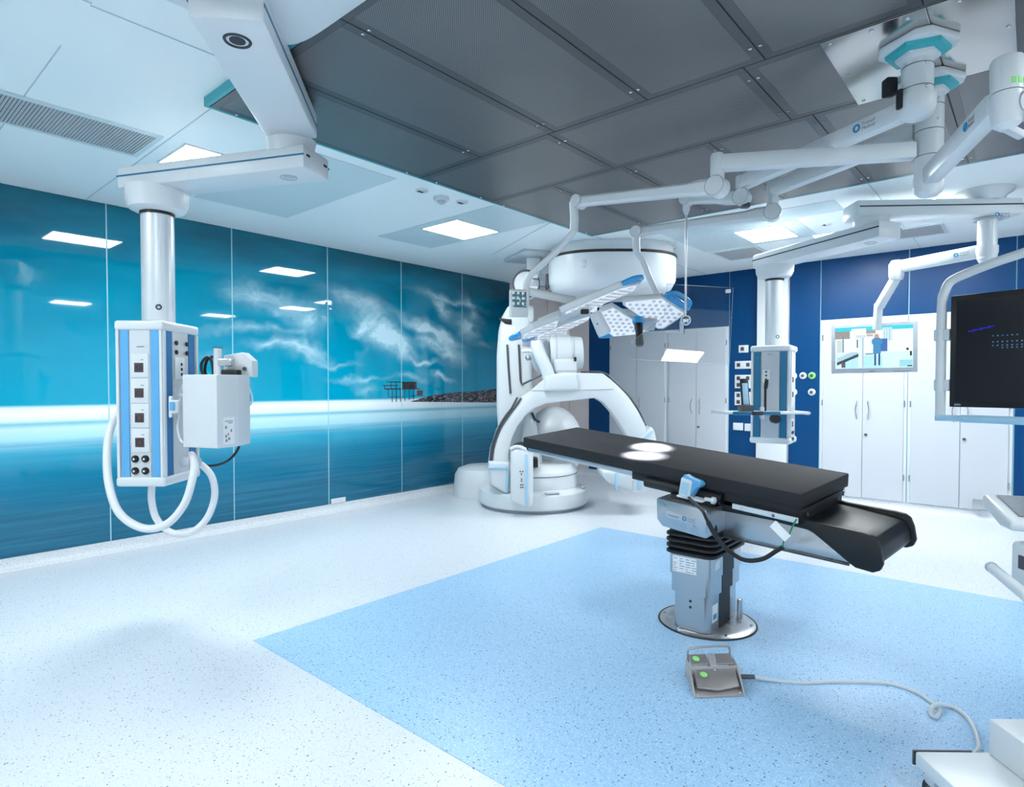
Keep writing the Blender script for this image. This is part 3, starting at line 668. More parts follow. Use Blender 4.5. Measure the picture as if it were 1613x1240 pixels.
# ------------------------------------------------------------------ far supply pendant with two arms
dB = 5.9
c2 = P(1219.5, 500, dB); c2 = fl(c2)
pen2 = thing('supply_pendant', 'far white supply pendant with petrol stripes and a shelf, before the blue wall', 'supply pendant', c2 + ZZ * .85)
ja = fl(P(1372, 350, 4.9)); ra = fl(P(1556, 330, 4.85))
ux = hz(ra - ja); u0 = ja - ux * .17; u1 = ra + ux * .19
ua = ob('upper_arm', armbox(u0, u1, .24, 2.785, 2.915, .02), M['white'], pen2)
uy = ZZ.cross(ux)
for s in (-1, 1): ob('stripe', MB().beam(u0 + ux * .02 + uy * s * .1206 + ZZ * 2.862, u1 - ux * .004 + uy * s * .1206 + ZZ * 2.862, .003, .010), M['ink'], ua)
logo(ua, P(1571, 338, 4.72) , ux, ZZ, .034)
hb2 = ra - ux * .03
ob('ceiling_hub', MB().lathe([(.13, 0), (.15, .5), (.19, .75), (.20, 1)], hb2 + ZZ * 2.91, hb2 + ZZ * ZC, 36), M['white'], pen2)
ob('joint_cover', MB().lathe([(.12, 0), (.128, .4), (.132, 1)], ja + ZZ * 2.72, ja + ZZ * 2.79, 36), M['white'], pen2)
l0 = ja + hz(ja - c2) * .17; l1 = c2 - hz(ja - c2) * .17
la = ob('lower_arm', armbox(l0, l1, .24, 2.60, 2.735, .014), M['white'], pen2)
lx = hz(l1 - l0); ly = ZZ.cross(lx)
for s in (-1, 1): ob('stripe', MB().beam(l0 + ly * s * .1206 + ZZ * 2.682, l1 + ly * s * .1206 + ZZ * 2.682, .003, .010), M['ink'], la)
qc = ja + ZZ * 2.5995; ob('round_mark', MB().ring(qc, ZZ, .043, .005, 28, 6), M['grey_plastic'], la)
ob('bell', MB().lathe([(.095, 0), (.15, .15), (.17, .5), (.175, 1)], c2 + ZZ * 2.48, c2 + ZZ * 2.605, 36), M['white'], pen2)
ob('collar', MB().cyl(c2 + ZZ * 2.46, c2 + ZZ * 2.482, .086, n=32), M['black'], pen2)
cm2 = ob('column', MB().cyl(c2 + ZZ * 1.8, c2 + ZZ * 2.465, .081, n=36), M['alu'], pen2)
ob('ring_mark', MB().ring(c2 - FH * .079 + ZZ * 1.915, -FH, .014, .004, 16, 6), M['ink'], cm2)
hx = hz(P(1238, 620, 5.72) - P(1187, 620, 5.72)); hy = V((-hx.y, hx.x, 0))
W2 = .345; D2 = .34
H0 = fl(P(1213, 620, 5.72)); z2t, z2b = 1.44 + (611 - 547) * 5.72 / FPX, 1.44 - (702 - 611) * 5.72 / FPX
# head turned a little so that its right flank shows
th = math.radians(-34); R2 = Matrix.Rotation(th, 3, 'Z'); hx = R2 @ hx; hy = R2 @ hy
hc2 = H0 + hy * D2 / 2
hd2 = ob('head', MB().box(hc2 + ZZ * ((z2t + z2b) / 2), (W2 - .012, D2 - .012, z2t - z2b - .05), (hx, hy, ZZ), .012), M['offwhite'], pen2)
for z in (z2t - .03, z2b + .03): ob('end_cap', MB().box(hc2 + ZZ * z, (W2 + .02, D2 + .02, .06), (hx, hy, ZZ), .02, 3), M['white'], pen2)
fo = H0 - hx * W2 / 2
def f2(a, z, t=0): return fo + hx * (a * W2) + ZZ * z - hy * t
zm = (z2t + z2b) / 2; hh = z2t - z2b - .12
for a, b, m in ((0, .06, 'white'), (.94, 1, 'white'), (.08, .25, 'teal_blue'), (.75, .92, 'teal_blue'), (.27, .73, 'grey_plastic')):
    ob('stripe' if 'teal' in m else 'profile', MB().box(f2((a + b) / 2, zm), ((b - a) * W2, .01, hh), (hx, hy, ZZ), .0015, 1), M[m], hd2)
ob('switch_plate', MB().box(f2(.40, z2t - .29, .006), (.07, .006, .12), (hx, hy, ZZ), .002), M['white'], hd2)
for dz in (.035, 0, -.035): ob('data_port', MB().cyl(f2(.40, z2t - .285 + dz, .009), f2(.40, z2t - .285 + dz, .013), .009, n=10), M['black'], hd2)
ob('name_plate', MB().box(f2(.5, z2t - .085, .006), (.05, .002, .008), (hx, hy, ZZ)), M['ink_grey'], hd2)
fr2 = H0 + hx * W2 / 2
ob('side_strip', MB().box(fr2 + hy * .1 + ZZ * zm, (.01, .09, hh), (hx, hy, ZZ), .002), M['white'], hd2)
for z in (1.50, 1.36, 1.22, 1.08): ob('socket', MB().box(fr2 + hy * .12 + hx * .006 + ZZ * z, (.008, .045, .05), (hx, hy, ZZ), .002), M['socket_dark'], hd2)
for z in (1.0, .94):
    for k in (.09, .15): ob('gas_socket', MB().cyl(fr2 + hy * k + hx * .005 + ZZ * z, fr2 + hy * k + hx * .014 + ZZ * z, .016, n=14), M['gloss_black'], hd2)
# shelf on the pendant
sz = 1.44 - (655 - 611) * 5.5 / FPX
sh0 = P(1125, 655, 5.55); sh1 = P(1262, 655, 5.55); sx = hz(sh1 - sh0); sy = V((-sx.y, sx.x, 0))
sc = fl((sh0 + sh1) / 2) + ZZ * (sz + .012)
sh = ob('shelf', MB().box(sc + sx * .02 - sy * .0 + sy * .0, (.76, .36, .02), (sx, sy, ZZ), .006), M['white'], pen2)
ob('front_bar', MB().box(sc - sx * .085 - sy * .185, (.42, .022, .032), (sx, sy, ZZ), .008), M['teal_blue'], sh); ob('grip', MB().box(sc - sx * .08 - sy * .197, (.10, .02, .036), (sx, sy, ZZ), .008), M['ink'], sh)
for s in (-.36, .38): ob('side_rail', MB().beam(sc + sx * s - sy * .18, sc + sx * s + sy * .18, .018, .03, .005), M['alu'], sh)
for s in (-.01, .26): ob('clamp', MB().box(sc + sx * (s) - sy * .12 + ZZ * .0, (.04, .03, .11), (sx, sy, ZZ), .01), M['white'], sh)
ob('cable_drum', MB().cyl(sc + sx * .10 - ZZ * .052 - sy * .16, sc + sx * .10 - ZZ * .052 - sy * .11, .04, n=24), M['black'], sh)
ph = thing('bedside_handset', 'dark handset with pale keys standing in a cradle on the far pendant shelf', 'telephone', sc - sx * .13 + ZZ * .01)
pz = sc - sx * .13 + ZZ * .01 - sy * .05
ob('cradle', MB().box(pz + ZZ * .03, (.11, .12, .06), (sx, sy, ZZ), .01), M['dark_grey'], ph)
tl = V((0, 0, 1)) * .97 + sy * .2; tl.normalize()
ob('handset', MB().box(pz + ZZ * .05 + tl * .12, (.075, .03, .27), (sx, tl.cross(sx), tl), .012), M['gloss_black'], ph)
kp = ob('keypad', MB().box(pz + ZZ * .05 + tl * .11 - tl.cross(sx) * -.0, (.052, .036, .20), (sx, tl.cross(sx), tl), .004), M['pale_blue'], ph)
mw = tag(ob('wall_lamp_tool', MB().tube([sc + sx * .06 + sy * -.02 + ZZ * .012, sc + sx * .06 - sy * .02 + ZZ * .2, sc + sx * .062 - sy * .02 + ZZ * .24], .011, 10, smooth=False).cyl(sc + sx * .062 - sy * .02 + ZZ * .22, sc + sx * .068 - sy * .03 + ZZ * .3, .017, n=14), M['gloss_black']), 'slim black torch-shaped tool standing upright on the far pendant shelf', 'tool')

# small monitor on its own arm under the far pendant's upper arm
mon = thing('wall_monitor', 'grey-framed flat monitor showing an operating room, hung before the cupboards', 'monitor', fl(P(1380, 550, 5.7)) + ZZ * 1.6)
pc = ra
ob('post', MB().cyl(pc + ZZ * 2.46, pc + ZZ * 2.775, .066, n=28), M['white'], mon); ob('post_ring', MB().cyl(pc + ZZ * 2.768, pc + ZZ * 2.782, .095, n=28), M['steel_soft'], mon)
ob('post_foot', MB().lathe([(.03, 0), (.06, .3), (.074, .7), (.074, 1)], pc + ZZ * 2.40, pc + ZZ * 2.56, 28), M['white'], mon)
a0 = pc + ZZ * 2.53; a1 = P(1412, 424, 5.48); a1.z = 2.515
ar = ob('arm', MB().beam(a0 + (a1 - a0).normalized() * .05, a1, .075, .105, .02), M['white'], mon)
nrm = (a1 - a0).cross(ZZ).normalized(); nrm = nrm if nrm.dot(FH) < 0 else -nrm
d_ = (a0 - a1).normalized(); logo(ar, a1 + d_ * .5 + nrm * .0385, d_, ZZ, .036)
kn = a1
ob('knuckle', MB().lathe([(.05, 0), (.062, .2), (.062, .8), (.04, 1)], kn - ZZ * .115, kn + ZZ * .06, 24), M['white'], mon)
k1 = P(1384, 488, 5.62)
ob('drop_arm', MB().beam(kn - ZZ * .09, k1 + ZZ * .02, .07, .085, .018, up=FH), M['white'], mon)
ob('stem', MB().beam(k1 + ZZ * .06, P(1381, 520, 5.66), .06, .06, .01, up=FH), M['white'], mon)
TL, TR, BL, BR = P(1307, 512.5, 5.88), P(1444.5, 505, 5.53), P(1311.5, 588.5, 5.88), P(1446.5, 586, 5.53)
mc = (TL + TR + BL + BR) / 4; mx = ((TR - TL) + (BR - BL)).normalized(); mz = ((TL - BL) + (TR - BR)).normalized(); my = mz.cross(mx).normalized(); mz = mx.cross(my)
if my.dot(FH) < 0: my = -my
Wm = ((TR - TL).length + (BR - BL).length) / 2; Hm = ((TL - BL).length + (TR - BR).length) / 2
ob('bezel', MB().box(mc + my * .03, (Wm, .06, Hm), (mx, my, mz), .008), M['grey_plastic'], mon)
def screen_mesh(name, o0, ux_, uz_, W, H, nx, nz, fn, m, parent, n):
    vs = []; cols = []; fs = []
    for j in range(nz + 1):
        for i in range(nx + 1): vs.append(o0 + ux_ * (W * (i / nx - .5)) + uz_ * (H * (j / nz - .5)))
    for j in range(nz):
        for i in range(nx): k = j * (nx + 1) + i; fs.append((k, k + 1, k + nx + 2, k + nx + 1)); cols.append(fn((i + .5) / nx, 1 - (j + .5) / nz))
    off = worldloc(parent); me = bpy.data.meshes.new(name); me.from_pydata([tuple(p - off) for p in vs], [], fs)
    at = me.color_attributes.new('picture', 'FLOAT_COLOR', 'CORNER')
    for f, c_ in zip(me.polygons, cols):
        for li in f.loop_indices: at.data[li].color = c_
    me.materials.append(m); o = bpy.data.objects.new(name, me); COL.objects.link(o); o.parent = parent; return o
def pic(u, v):
    # the broadcast picture: a person in a blue gown in a bright theatre
    def inb(x0, x1, y0, y1): return x0 <= u <= x1 and y0 <= v <= y1
    c = (228, 244, 250)
    if v > .62: c = (206, 236, 246)
    if v < .09: c = (70, 206, 222)
    if u > .14 and v > .70 and u < .62: c = (176, 226, 244)
    if inb(.0, .2, .09, .28): c = (150, 150, 146)
    if inb(.36, .53, .09, .17): c = (160, 156, 152)
    if inb(.02, .12, .3, .6): c = (196, 212, 216)
    if inb(.10, .11, .2, .6): c = (120, 140, 150)
    if inb(.42, .5, .18, .24): c = (176, 178, 180)
    if inb(.62, .74, .04, .36): c = (206, 230, 240) if int(u * 60) % 2 else (170, 204, 220)
    if inb(.02, .30, .6, .84) and abs(v - (.84 - u * .75)) < .08: c = (168, 204, 214)
    if inb(.02, .32, .6, .92) and abs(v - (.90 - u * .72)) < .035: c = (62, 72, 92)
    if inb(.08, .14, .84, .98): c = (96, 92, 100)
    if inb(.22, .41, .04, .24): c = (240, 247, 250)
    if inb(.27, .40, .20, .26): c = (196, 216, 224)
    if inb(.31, .38, .26, .98): c = (216, 234, 242) if u < .355 else (176, 196, 210)
    if inb(.285, .3, .3, .5): c = (70, 82, 92)
    if inb(.60, .68, .3, .6): c = (70, 112, 178)
    if ((u - .545) / .03) ** 2 + ((v - .245) / .06) ** 2 < 1: c = (196, 150, 132)
    if inb(.50, .60, .31, .66) or ((u - .55) / .07) ** 2 + ((v - .37) / .1) ** 2 < 1: c = (74, 140, 190)
    if inb(.515, .54, .66, .93) or inb(.565, .59, .66, .93): c = (44, 74, 122)
    if inb(.40, .5, .645, .665): c = (110, 132, 146)
    if inb(.83, .99, .82, .98): c = (150, 214, 228)
    if inb(.96, .985, .62, .72) or inb(.93, .99, .95, .98): c = (34, 40, 48)
    if inb(.92, .945, .54, .59): c = (50, 56, 62)
    k = .96 + .08 * random.random()
    return tuple(min(1, lin(min(255, q * k))) for q in c) + (1,)
def screenmat(name, strength, rough=.12):
    n = NT(name); a = n.n('ShaderNodeVertexColor'); a.layer_name = 'picture'
    n.b.inputs['Base Color'].default_value = (.002, .002, .003, 1); n.b.inputs['Specular IOR Level'].default_value = .25; n.l(a.outputs[0], n.b.inputs['Emission Color']); n.b.inputs['Emission Strength'].default_value = strength; n.b.inputs['Roughness'].default_value = rough; return n.m
sW, sH = Wm * .90, Hm * .84
screen_mesh('screen', mc - my * .0012 + mz * Hm * .012, mx, mz, sW, sH, 132, 76, pic, screenmat('lit_screen_picture', 1.0), mon, my)
text('lettering', 'EIZO', .022, mc - my * .0005 - mx * .03 - mz * (Hm / 2 - .006), mx, mz, M['ink'], mon)
ob('button_row', MB().box(mc - my * .0005 + mx * Wm * .33 - mz * (Hm / 2 - .012), (.14, .002, .008), (mx, my, mz)), M['ink_grey'], mon)

# ------------------------------------------------------------------ large black screen in a tubular frame
dL = 3.94
b0 = P(1497, 467, dL); b1 = P(1495.5, 641, dL); b2 = P(1613, 454, 3.62)
bx_ = hz(b2 - b0); bz = ZZ; by = V((-bx_.y, bx_.x, 0)); by = by if by.dot(FH) > 0 else -by
HB = (b0 - b1).length; WB = 1.27
bc = (b0 + b1) / 2 + bx_ * WB / 2
big = thing('large_monitor', 'large black wall-size monitor in a white tubular frame at the right edge', 'monitor', fl(bc) + ZZ * (bc.z - HB / 2))
ob('bezel', MB().box(bc + by * .045, (WB, .09, HB), (bx_, by, bz), .006), M['gloss_black'], big)
def dark(u, v):  # faint marks copy reflections on the black glass, put into its glow
    c = (12, 15, 21); k = 0
    if abs(v - (.33 - u * .35)) < .008 and .05 < u < .17: c = (30, 26, 150)
    r = random.random()
    if .15 < u < .42 and abs(v - (.40 + (u - .15) * .28)) < .07 and int(u * 150) % 3 == 0 and int(v * 100) % 3 == 0: c = (44 + 40 * r, 90 + 40 * r, 150)
    if u > .3 and abs(v - .32 + (u - .3) * .05) < .02 and int(u * 150) % 4 == 0: c = (40, 80, 130)
    if v < .3: c = tuple(q + 6 * (.3 - v) * 4 for q in c)
    return tuple(lin(max(0, q)) for q in c) + (1,)
screen_mesh('screen', bc - by * .001, bx_, bz, WB * .945, HB * .9, 150, 86, dark, screenmat('black_glass_reflections', 1.0, .08), big, by)
text('lettering', 'EIZO', .016, bc - by * .0005 - bx_ * (WB / 2 - .03) - bz * (HB / 2 - .010), bx_, bz, M['paper'], big)
dT = 4.0
fp = [P(1484, 480, dT), P(1488, 460, dT), P(1497, 444, dT), P(1520, 432, 3.95), P(1560, 416, 3.84), P(1613, 398, 3.72)]
fp += [fp[-1] + (fp[-1] - fp[-2]) * .8, fp[-1] + bx_ * .55 + ZZ * .08]
far = bx_ * (WB + .16)
cen = bc + by * .13; cen.z = 0
tt = MB().tube([P(1481, 655, dT), P(1482, 560, dT)] + fp[:5] + [fp[5], cen + ZZ * 2.33], .029, 14, 8)
tf = ob('tube_frame', tt, M['white'], big)
mir = lambda p: p + bx_ * (2 * (bc - p).dot(bx_))
ob('tube_frame', MB().tube([mir(q) for q in [P(1481, 655, dT), P(1482, 560, dT)] + fp[:5] + [fp[5]]] + [cen + ZZ * 2.33], .029, 14, 8), M['white'], big)
for py in (528, 607):
    for mirf in (lambda p: p, mir):
        cl = mirf(P(1486, py, dT)); ob('tube_clamp', MB().box(cl, (.09, .07, .075), (bx_, by, ZZ), .008), M['offwhite'], big)
rl0 = P(1474, 658, dT - .05); rl = ob('push_rail', MB().tube([rl0, rl0 + bx_ * (WB + .2)], .02, 14, smooth=False), M['pale_blue'], big)
ob('rail_sleeve', MB().cyl(rl0 + bx_ * .14, rl0 + bx_ * (WB + .06), .024, n=16), M['pale_blue'], rl)
ob('ceiling_post', MB().cyl(cen + ZZ * 2.3, cen + ZZ * ZA, .055, n=24), M['white'], big); ob('ceiling_flange', MB().lathe([(.06, 0), (.14, .6), (.15, 1)], cen + ZZ * (ZA - .08), cen + ZZ * (ZA - .006), 28), M['white'], big)

# ================================================================== operating table
TC = V((-1.874, 3.681, .999)); TE1 = V((.986, -.1505, -.0718)).normalized(); TE3 = V((.0577, -.0961, .9937)).normalized(); TE2 = TE3.cross(TE1); TE3 = TE1.cross(TE2)
TLN, TWD, TTH = 2.107, .595, .078
TA = (TE1, TE2, TE3)
def T(a, b, h): return TC + TE1 * a + TE2 * b + TE3 * h      # along, across (far +), up from the mattress top
tb = thing('operating_table', 'tilted operating table with black mattress on a steel pedestal', 'operating table', (-1.5, 3.53, 0))
pad = ob('mattress', MB().box(T(0, 0, -TTH / 2), (TLN, TWD, TTH), TA, .008), M['foam'], tb)
ob('table_top', MB().box(T(-.37, 0, -TTH - .02), (TLN - .78, TWD - .06, .04), TA, .006), M['steel_soft'], tb)
ob('top_carriage', MB().box(T(.50, 0, -TTH - .03), (1.06, TWD - .05, .055), TA, .006), M['black'], tb)
ob('head_roll', MB().cyl(T(-TLN / 2 + .02, -.26, -.085), T(-TLN / 2 + .02, .26, -.085), .028, n=16), M['black'], tb)
# side rail with sliding clamps
r0_, r1_ = onpl(1154, 797, T(0, -TWD / 2 - .02, 0), TE2), onpl(1257, 820.5, T(0, -TWD / 2 - .02, 0), TE2)
ra_ = ob('side_rail', MB().beam(r0_, r1_, .012, .028, .002, up=TE3), M['alu'], tb)
for a in (.18, .65): q_ = r0_.lerp(r1_, a); ob('rail_spacer', MB().cyl(q_ + TE2 * .05, q_ - TE2 * .009, .009, n=12), M['chrome'], ra_)
ob('side_rail', MB().box(T(.80, TWD / 2 + .012, -TTH - .045), (.46, .012, .032), TA, .002), M['steel_soft'], tb)
# slide beam with the black end housing
def TP(px, py, b): return onpl(px, py, T(0, b, 0), TE2)
BN = -.20
sb = ob('slide_beam', MB().prism([TP(x_, y_, BN) for x_, y_ in ((1090, 792), (1262, 829), (1340, 870), (1340, 889), (1090, 832))], TE2 * .40, .006), M['steel_soft'], tb)
ob('trim_strip', MB().beam(TP(1122, 841, BN - .004), TP(1338, 890, BN - .004), .010, .012, .002), M['dark_grey'], sb)
ob('beam_top', MB().prism([TP(x_, y_, BN - .03) for x_, y_ in ((1095, 786), (1262, 818), (1262, 829), (1095, 797))], TE2 * .46, .004), M['black'], tb)
chk = [(1225, 806), (1277, 822), (1355, 839), (1372, 844), (1381, 851), (1387, 866), (1391, 890), (1386, 900), (1374, 903), (1347, 895), (1339, 889), (1276, 836), (1225, 824)]
for b in (-.235, .225): ob('end_cheek', MB().prism([TP(x_, y_, -.235) + TE2 * (b + .235) for x_, y_ in chk], TE2 * .026, .006), M['gloss_black'], tb)
inn = [(1225, 812), (1352, 846), (1372, 853), (1381, 868), (1384, 888), (1378, 896), (1350, 890), (1335, 878), (1276, 836), (1225, 822)]
ob('end_housing', MB().prism([TP(x_, y_, -.235) + TE2 * .024 for x_, y_ in inn], TE2 * .438, .008), M['gloss_black'], tb)
ob('cross_plate', MB().box(T(1.02, 0, -TTH - .055), (.03, .53, .085), (TE1, TE2, TE3), .005), M['black'], tb)
ob('slide_plate', MB().prism([T(.985, -.26, -TTH - .005), T(1.055, -.26, -TTH - .005), T(.95, -.26, -.172), T(.86, -.26, -.172)], TE2 * .52, .004), M['black'], tb)
for b in (-.19, .19): ob('bolt', MB().cyl(T(1.036, b, -.135), T(1.046, b, -.13), .009, n=10), M['dark_grey'], tb)
# pedestal
cxm, cym = -1.5, 3.535
def rr(w_, d_, z, r=.045, n=5):
    o = []
    for sx_, sy_, a0_ in ((1, 1, 0), (-1, 1, 90), (-1, -1, 180), (1, -1, 270)):
        for k in range(n + 1):
            a = math.radians(a0_ + 90 * k / n); o.append(V((cxm + sx_ * (w_ / 2 - r) + r * math.cos(a), cym + sy_ * (d_ / 2 - r) + r * math.sin(a), z)))
    return o
def sect(w_, d_, za_, zb_, r=.045): return MB().loft([rr(w_, d_, za_, r), rr(w_, d_, zb_, r)])
w1_, d1_ = .225, .44
lo_ = ob('lower_column', sect(w1_, d1_, .02, .26), M['steel'], tb)
mi_ = ob('middle_sleeve', sect(w1_ + .03, d1_ + .03, .235, .35), M['steel'], tb); ob('upper_sleeve', sect(w1_ + .045, d1_ + .045, .34, .465), M['steel'], tb)
for dx, za_, zb_ in ((w1_ / 2 + .001, .02, .235), (w1_ / 2 + .016, .235, .34), (w1_ / 2 + .0235, .34, .46)):
    ob('black_guide', MB().bb((cxm + dx - .01, cym - .075, za_), (cxm + dx + .002, cym + .085, zb_), .002, 1), M['black'], tb)
bl = MB()
for k in range(4): z = .455 + k * .034; bl.loft([rr(w1_ + .055, d1_ + .045, z, .05), rr(w1_ + .085, d1_ + .075, z + .008, .055), rr(w1_ + .085, d1_ + .075, z + .020, .055), rr(w1_ + .05, d1_ + .04, z + .031, .05)])
ob('bellows', bl, M['black'], tb, angle=30)
ob('column_head', MB().loft([rr(w1_ + .05, d1_ + .04, .58, .05), rr(w1_ + .06, d1_ + .04, .62, .04), rr(w1_ + .06, d1_ + .0, .80, .04)]), M['black'], tb)
fx = ob('floor_plate', MB().lathe([(.283, 0), (.283, .3), (.272, .8), (.22, 1)], (cxm, cym + .015, .003), (cxm, cym + .015, .018), 56), M['steel_soft'], tb); ob('floor_seal', MB().ring((cxm, cym + .015, .006), ZZ, .284, .006, 56, 6), M['black'], tb)
for k in range(6): a = k * 1.047 + .3; ob('bolt', MB().cyl((cxm + .252 * math.cos(a), cym + .015 + .252 * math.sin(a), .014), (cxm + .252 * math.cos(a), cym + .015 + .252 * math.sin(a), .022), .009, n=10), M['chrome'], fx)
yf = cym - d1_ / 2
for z_ in (.19, .155): ob('screw_hole', MB().cyl((cxm + .0, yf - .001, z_), (cxm, yf + .004, z_), .008, n=12), M['black'], lo_)
yf2 = yf - .0226
lb = ob('rating_label', MB().bb((cxm - .10, yf2 - .0012, .355), (cxm + .045, yf2, .447)), M['paper'], tb)
for r_ in range(6):
    for k in range(4):
        if random.random() < .85: ob('print_mark', MB().bb((cxm - .094 + k * .037, yf2 - .0018, .362 + r_ * .014), (cxm - .094 + k * .037 + .012 + random.random() * .02, yf2 - .0012, .366 + r_ * .014)), M['ink_grey'] if r_ < 4 else M['logo_blue'], lb)
xf = cxm + w1_ / 2
lb2 = ob('rating_label', MB().bb((xf, cym - .175, .075), (xf + .0012, cym - .1, .175)), M['paper'], tb); ob('print_mark', MB().bb((xf + .0012, cym - .165, .09), (xf + .0018, cym - .115, .12)), M['logo_blue'], lb2)
ob('rating_label', MB().bb((xf + .0225, cym - .19, .39), (xf + .0237, cym - .13, .44)), M['paper'], tb)
ob('floor_bracket', MB().box((xf + .03, cym + .17, .075), (.02, .05, .12), None, .004), M['steel_soft'], tb)
# tilt housing in front, aligned with the table top
hc_ = V((-1.515, 3.385, .69))
ho = ob('drive_housing', MB().prism([hc_ + TE1 * a + TE2 * -.13 + TE3 * h for a, h in ((-.175, .085), (.165, .085), (.165, -.083), (-.13, -.083), (-.17, -.045))], TE2 * .26, .014), M['steel_soft'], tb)
ob('maker_plate', MB().box(hc_ + TE1 * .0 - TE2 * .1312 + TE3 * .005, (.19, .0016, .038), TA), M['grey_plastic'], ho)
logo(ho, hc_ + TE1 * .025 - TE2 * .133 + TE3 * .005, TE1, TE3, .026)
ob('maker_bar', MB().box(hc_ - TE1 * .05 - TE2 * .1325 + TE3 * .0, (.075, .0008, .009), TA), M['ink_grey'], ho)
ob('hinge_roll', MB().cyl(T(.10, -.29, -.125), T(.62, -.285, -.125), .032, n=18), M['black'], tb)

# hand control clipped to the rail
hcn = thing('hand_control', 'white and light blue hand control clipped to the table side', 'hand control', T(.44, -.35, -.15))
base = T(.43, -.36, -.135)
ob('holder', MB().box(T(.46, -.33, -.138), (.17, .085, .012), TA, .004), M['white'], hcn)
tu = (TE3 * .96 + TE1 * .1 + TE2 * .1).normalized(); tx = TE1; ty = tu.cross(tx).normalized(); tx = ty.cross(tu)
body = ob('body', MB().box(base + tu * .055, (.078, .05, .11), (tx, ty, tu), .012, 3), M['white'], hcn)
ob('grip', MB().prism([base + tx * a + tu * h - ty * .02 for a, h in [(-.03, .09), (-.028, .128), (.02, .118), (.07, .118), (.09, .105), (.088, .09), (.06, .065), (.045, .03), (.035, .005), (.0, .005)]], ty * .06, .009), M['blue'], hcn)
ob('key_field', MB().box(base + tu * .052 - ty * .0255, (.048, .002, .07), (tx, ty, tu), .001, 1), M['pale_blue'], body)
ob('clamp_screw', MB().lathe([(.011, 0), (.011, .6), (.02, .65), (.02, .9), (.011, .92), (.011, 1)], T(.545, -.345, -.125), T(.61, -.34, -.125), 14), M['white'], hcn)
cp = [base + tx * .015 + tu * .004, P(1105, 803, 3.08), P(1113, 818, 3.06), P(1126, 842, 3.06), P(1146, 866, 3.05), P(1172, 882, 3.05), P(1200, 881, 3.03), P(1223, 868, 3.0), P(1233, 862, 2.98)]
tag(ob('control_cable', MB().tube(cp, lambda t: .0115 if t > .28 else .008, 10, 8), M['black']), 'thick black cable drooping from the hand control', 'cable')
tag(ob('earth_wire', MB().tube([P(1233, 862, 2.98), P(1235, 852, 2.98), P(1243, 842, 2.97), P(1249, 828, 2.95), P(1255, 818, 2.93)], .004, 8), M['green_wire']), 'short green earth wire at the table rail', 'cable')
tgc = P(1229, 837, 2.96); tgu = (P(1243, 851, 2.96) - P(1215, 823, 2.96)).normalized(); tgn = -FH
tag(ob('paper_tag', MB().box(tgc, (.105, .003, .042), (tgu, tgn, tgu.cross(tgn)), .001, 1), M['paper']), 'blank white paper tag hanging from the table rail', 'tag')

# ------------------------------------------------------------------ foot switch
fx0 = V((-1.16, 2.87, 0)); fu = hz(Zp(1173, 1099, 0) - Zp(1094, 1102, 0)); fv = V((-fu.y, fu.x, 0))
ft = thing('foot_switch', 'steel two-pedal foot switch with a carrying hoop on the blue floor', 'foot switch', fx0 + ZZ * .003)
fc = (Zp(1094, 1102, 0) + Zp(1173, 1099, 0)) / 2; fc = V((fc.x, fc.y, .003))
def Fq(a, b, h): return fc + fu * a + (fv * .93 + fu * .16) * (b * .78) + ZZ * h
FA = (fu, fv, ZZ); WF = .235
M['pedal'] = mat('worn_dark_steel', rgb(166, 160, 158), .36, .6, var=.06, vscale=12); M['cast'] = mat('cast_grey_alloy', rgb(178, 172, 172), .5, .3, var=.05, vscale=20)
ob('base_plate', MB().prism([Fq(-WF / 2, 0, 0), Fq(WF / 2, 0, 0), Fq(WF / 2, .29, 0), Fq(-WF / 2, .29, 0)], ZZ * .012, .004), M['cast'], ft)
ob('centre_bridge', MB().prism([Fq(-WF / 2, .15, .012), Fq(-WF / 2, .20, .012), Fq(-WF / 2, .19, .085), Fq(-WF / 2, .16, .085)], fu * WF, .006), M['cast'], ft)
ob('centre_rib', MB().prism([Fq(-.012, .17, .06), Fq(-.012, .29, .02), Fq(-.012, .29, .115), Fq(-.012, .18, .09)], fu * .03, .003), M['cast'], ft)
for s in (-1, 1): ob('side_wall', MB().prism([Fq(s * WF / 2 - .005, .0, .012), Fq(s * WF / 2 - .005, .29, .012), Fq(s * WF / 2 - .005, .28, .09), Fq(s * WF / 2 - .005, .18, .09), Fq(s * WF / 2 - .005, .12, .07)], fu * .01, .003), M['cast'], ft)
ob('front_pedal', MB().prism([Fq(-.1, .145, .078), Fq(.1, .145, .078), Fq(.1, .035, .034), Fq(0, .012, .026), Fq(-.1, .035, .034)], V((0, 0, .007)), .002), M['pedal'], ft)
for a, b in ((-.105, -.018), (.024, .108)): ob('rear_pedal', MB().prism([Fq(a, .205, .080), Fq(b, .205, .080), Fq(b, .29, .104), Fq(a, .29, .104)], V((0, 0, .007)), .002), M['pedal'], ft)
for q in (Fq(-.06, .100, .0745), Fq(-.075, .245, .102)): ob('green_sticker', MB().cyl(q, q + (ZZ - fv * .3) * .002, .017, n=18), M['green'], ft)
ob('rivet', MB().ball(Fq(0, .13, .083), .006), M['chrome'], ft)
for a in (-.1, .1): ob('rivet', MB().ball(Fq(a, .015, .013), .005), M['chrome'], ft)
ob('hoop', MB().tube([Fq(-.105, .285, .03), Fq(-.108, .30, .115), Fq(-.09, .303, .135), Fq(0, .305, .142), Fq(.095, .303, .14), Fq(.106, .30, .125), Fq(.104, .285, .03)], .0055, 8, 6), M['pedal'], ft)
ob('cable_gland', MB().cyl(Fq(WF / 2 - .01, .17, .035), Fq(WF / 2 + .085, .17, .03), .011, n=14), M['dark_grey'], ft)
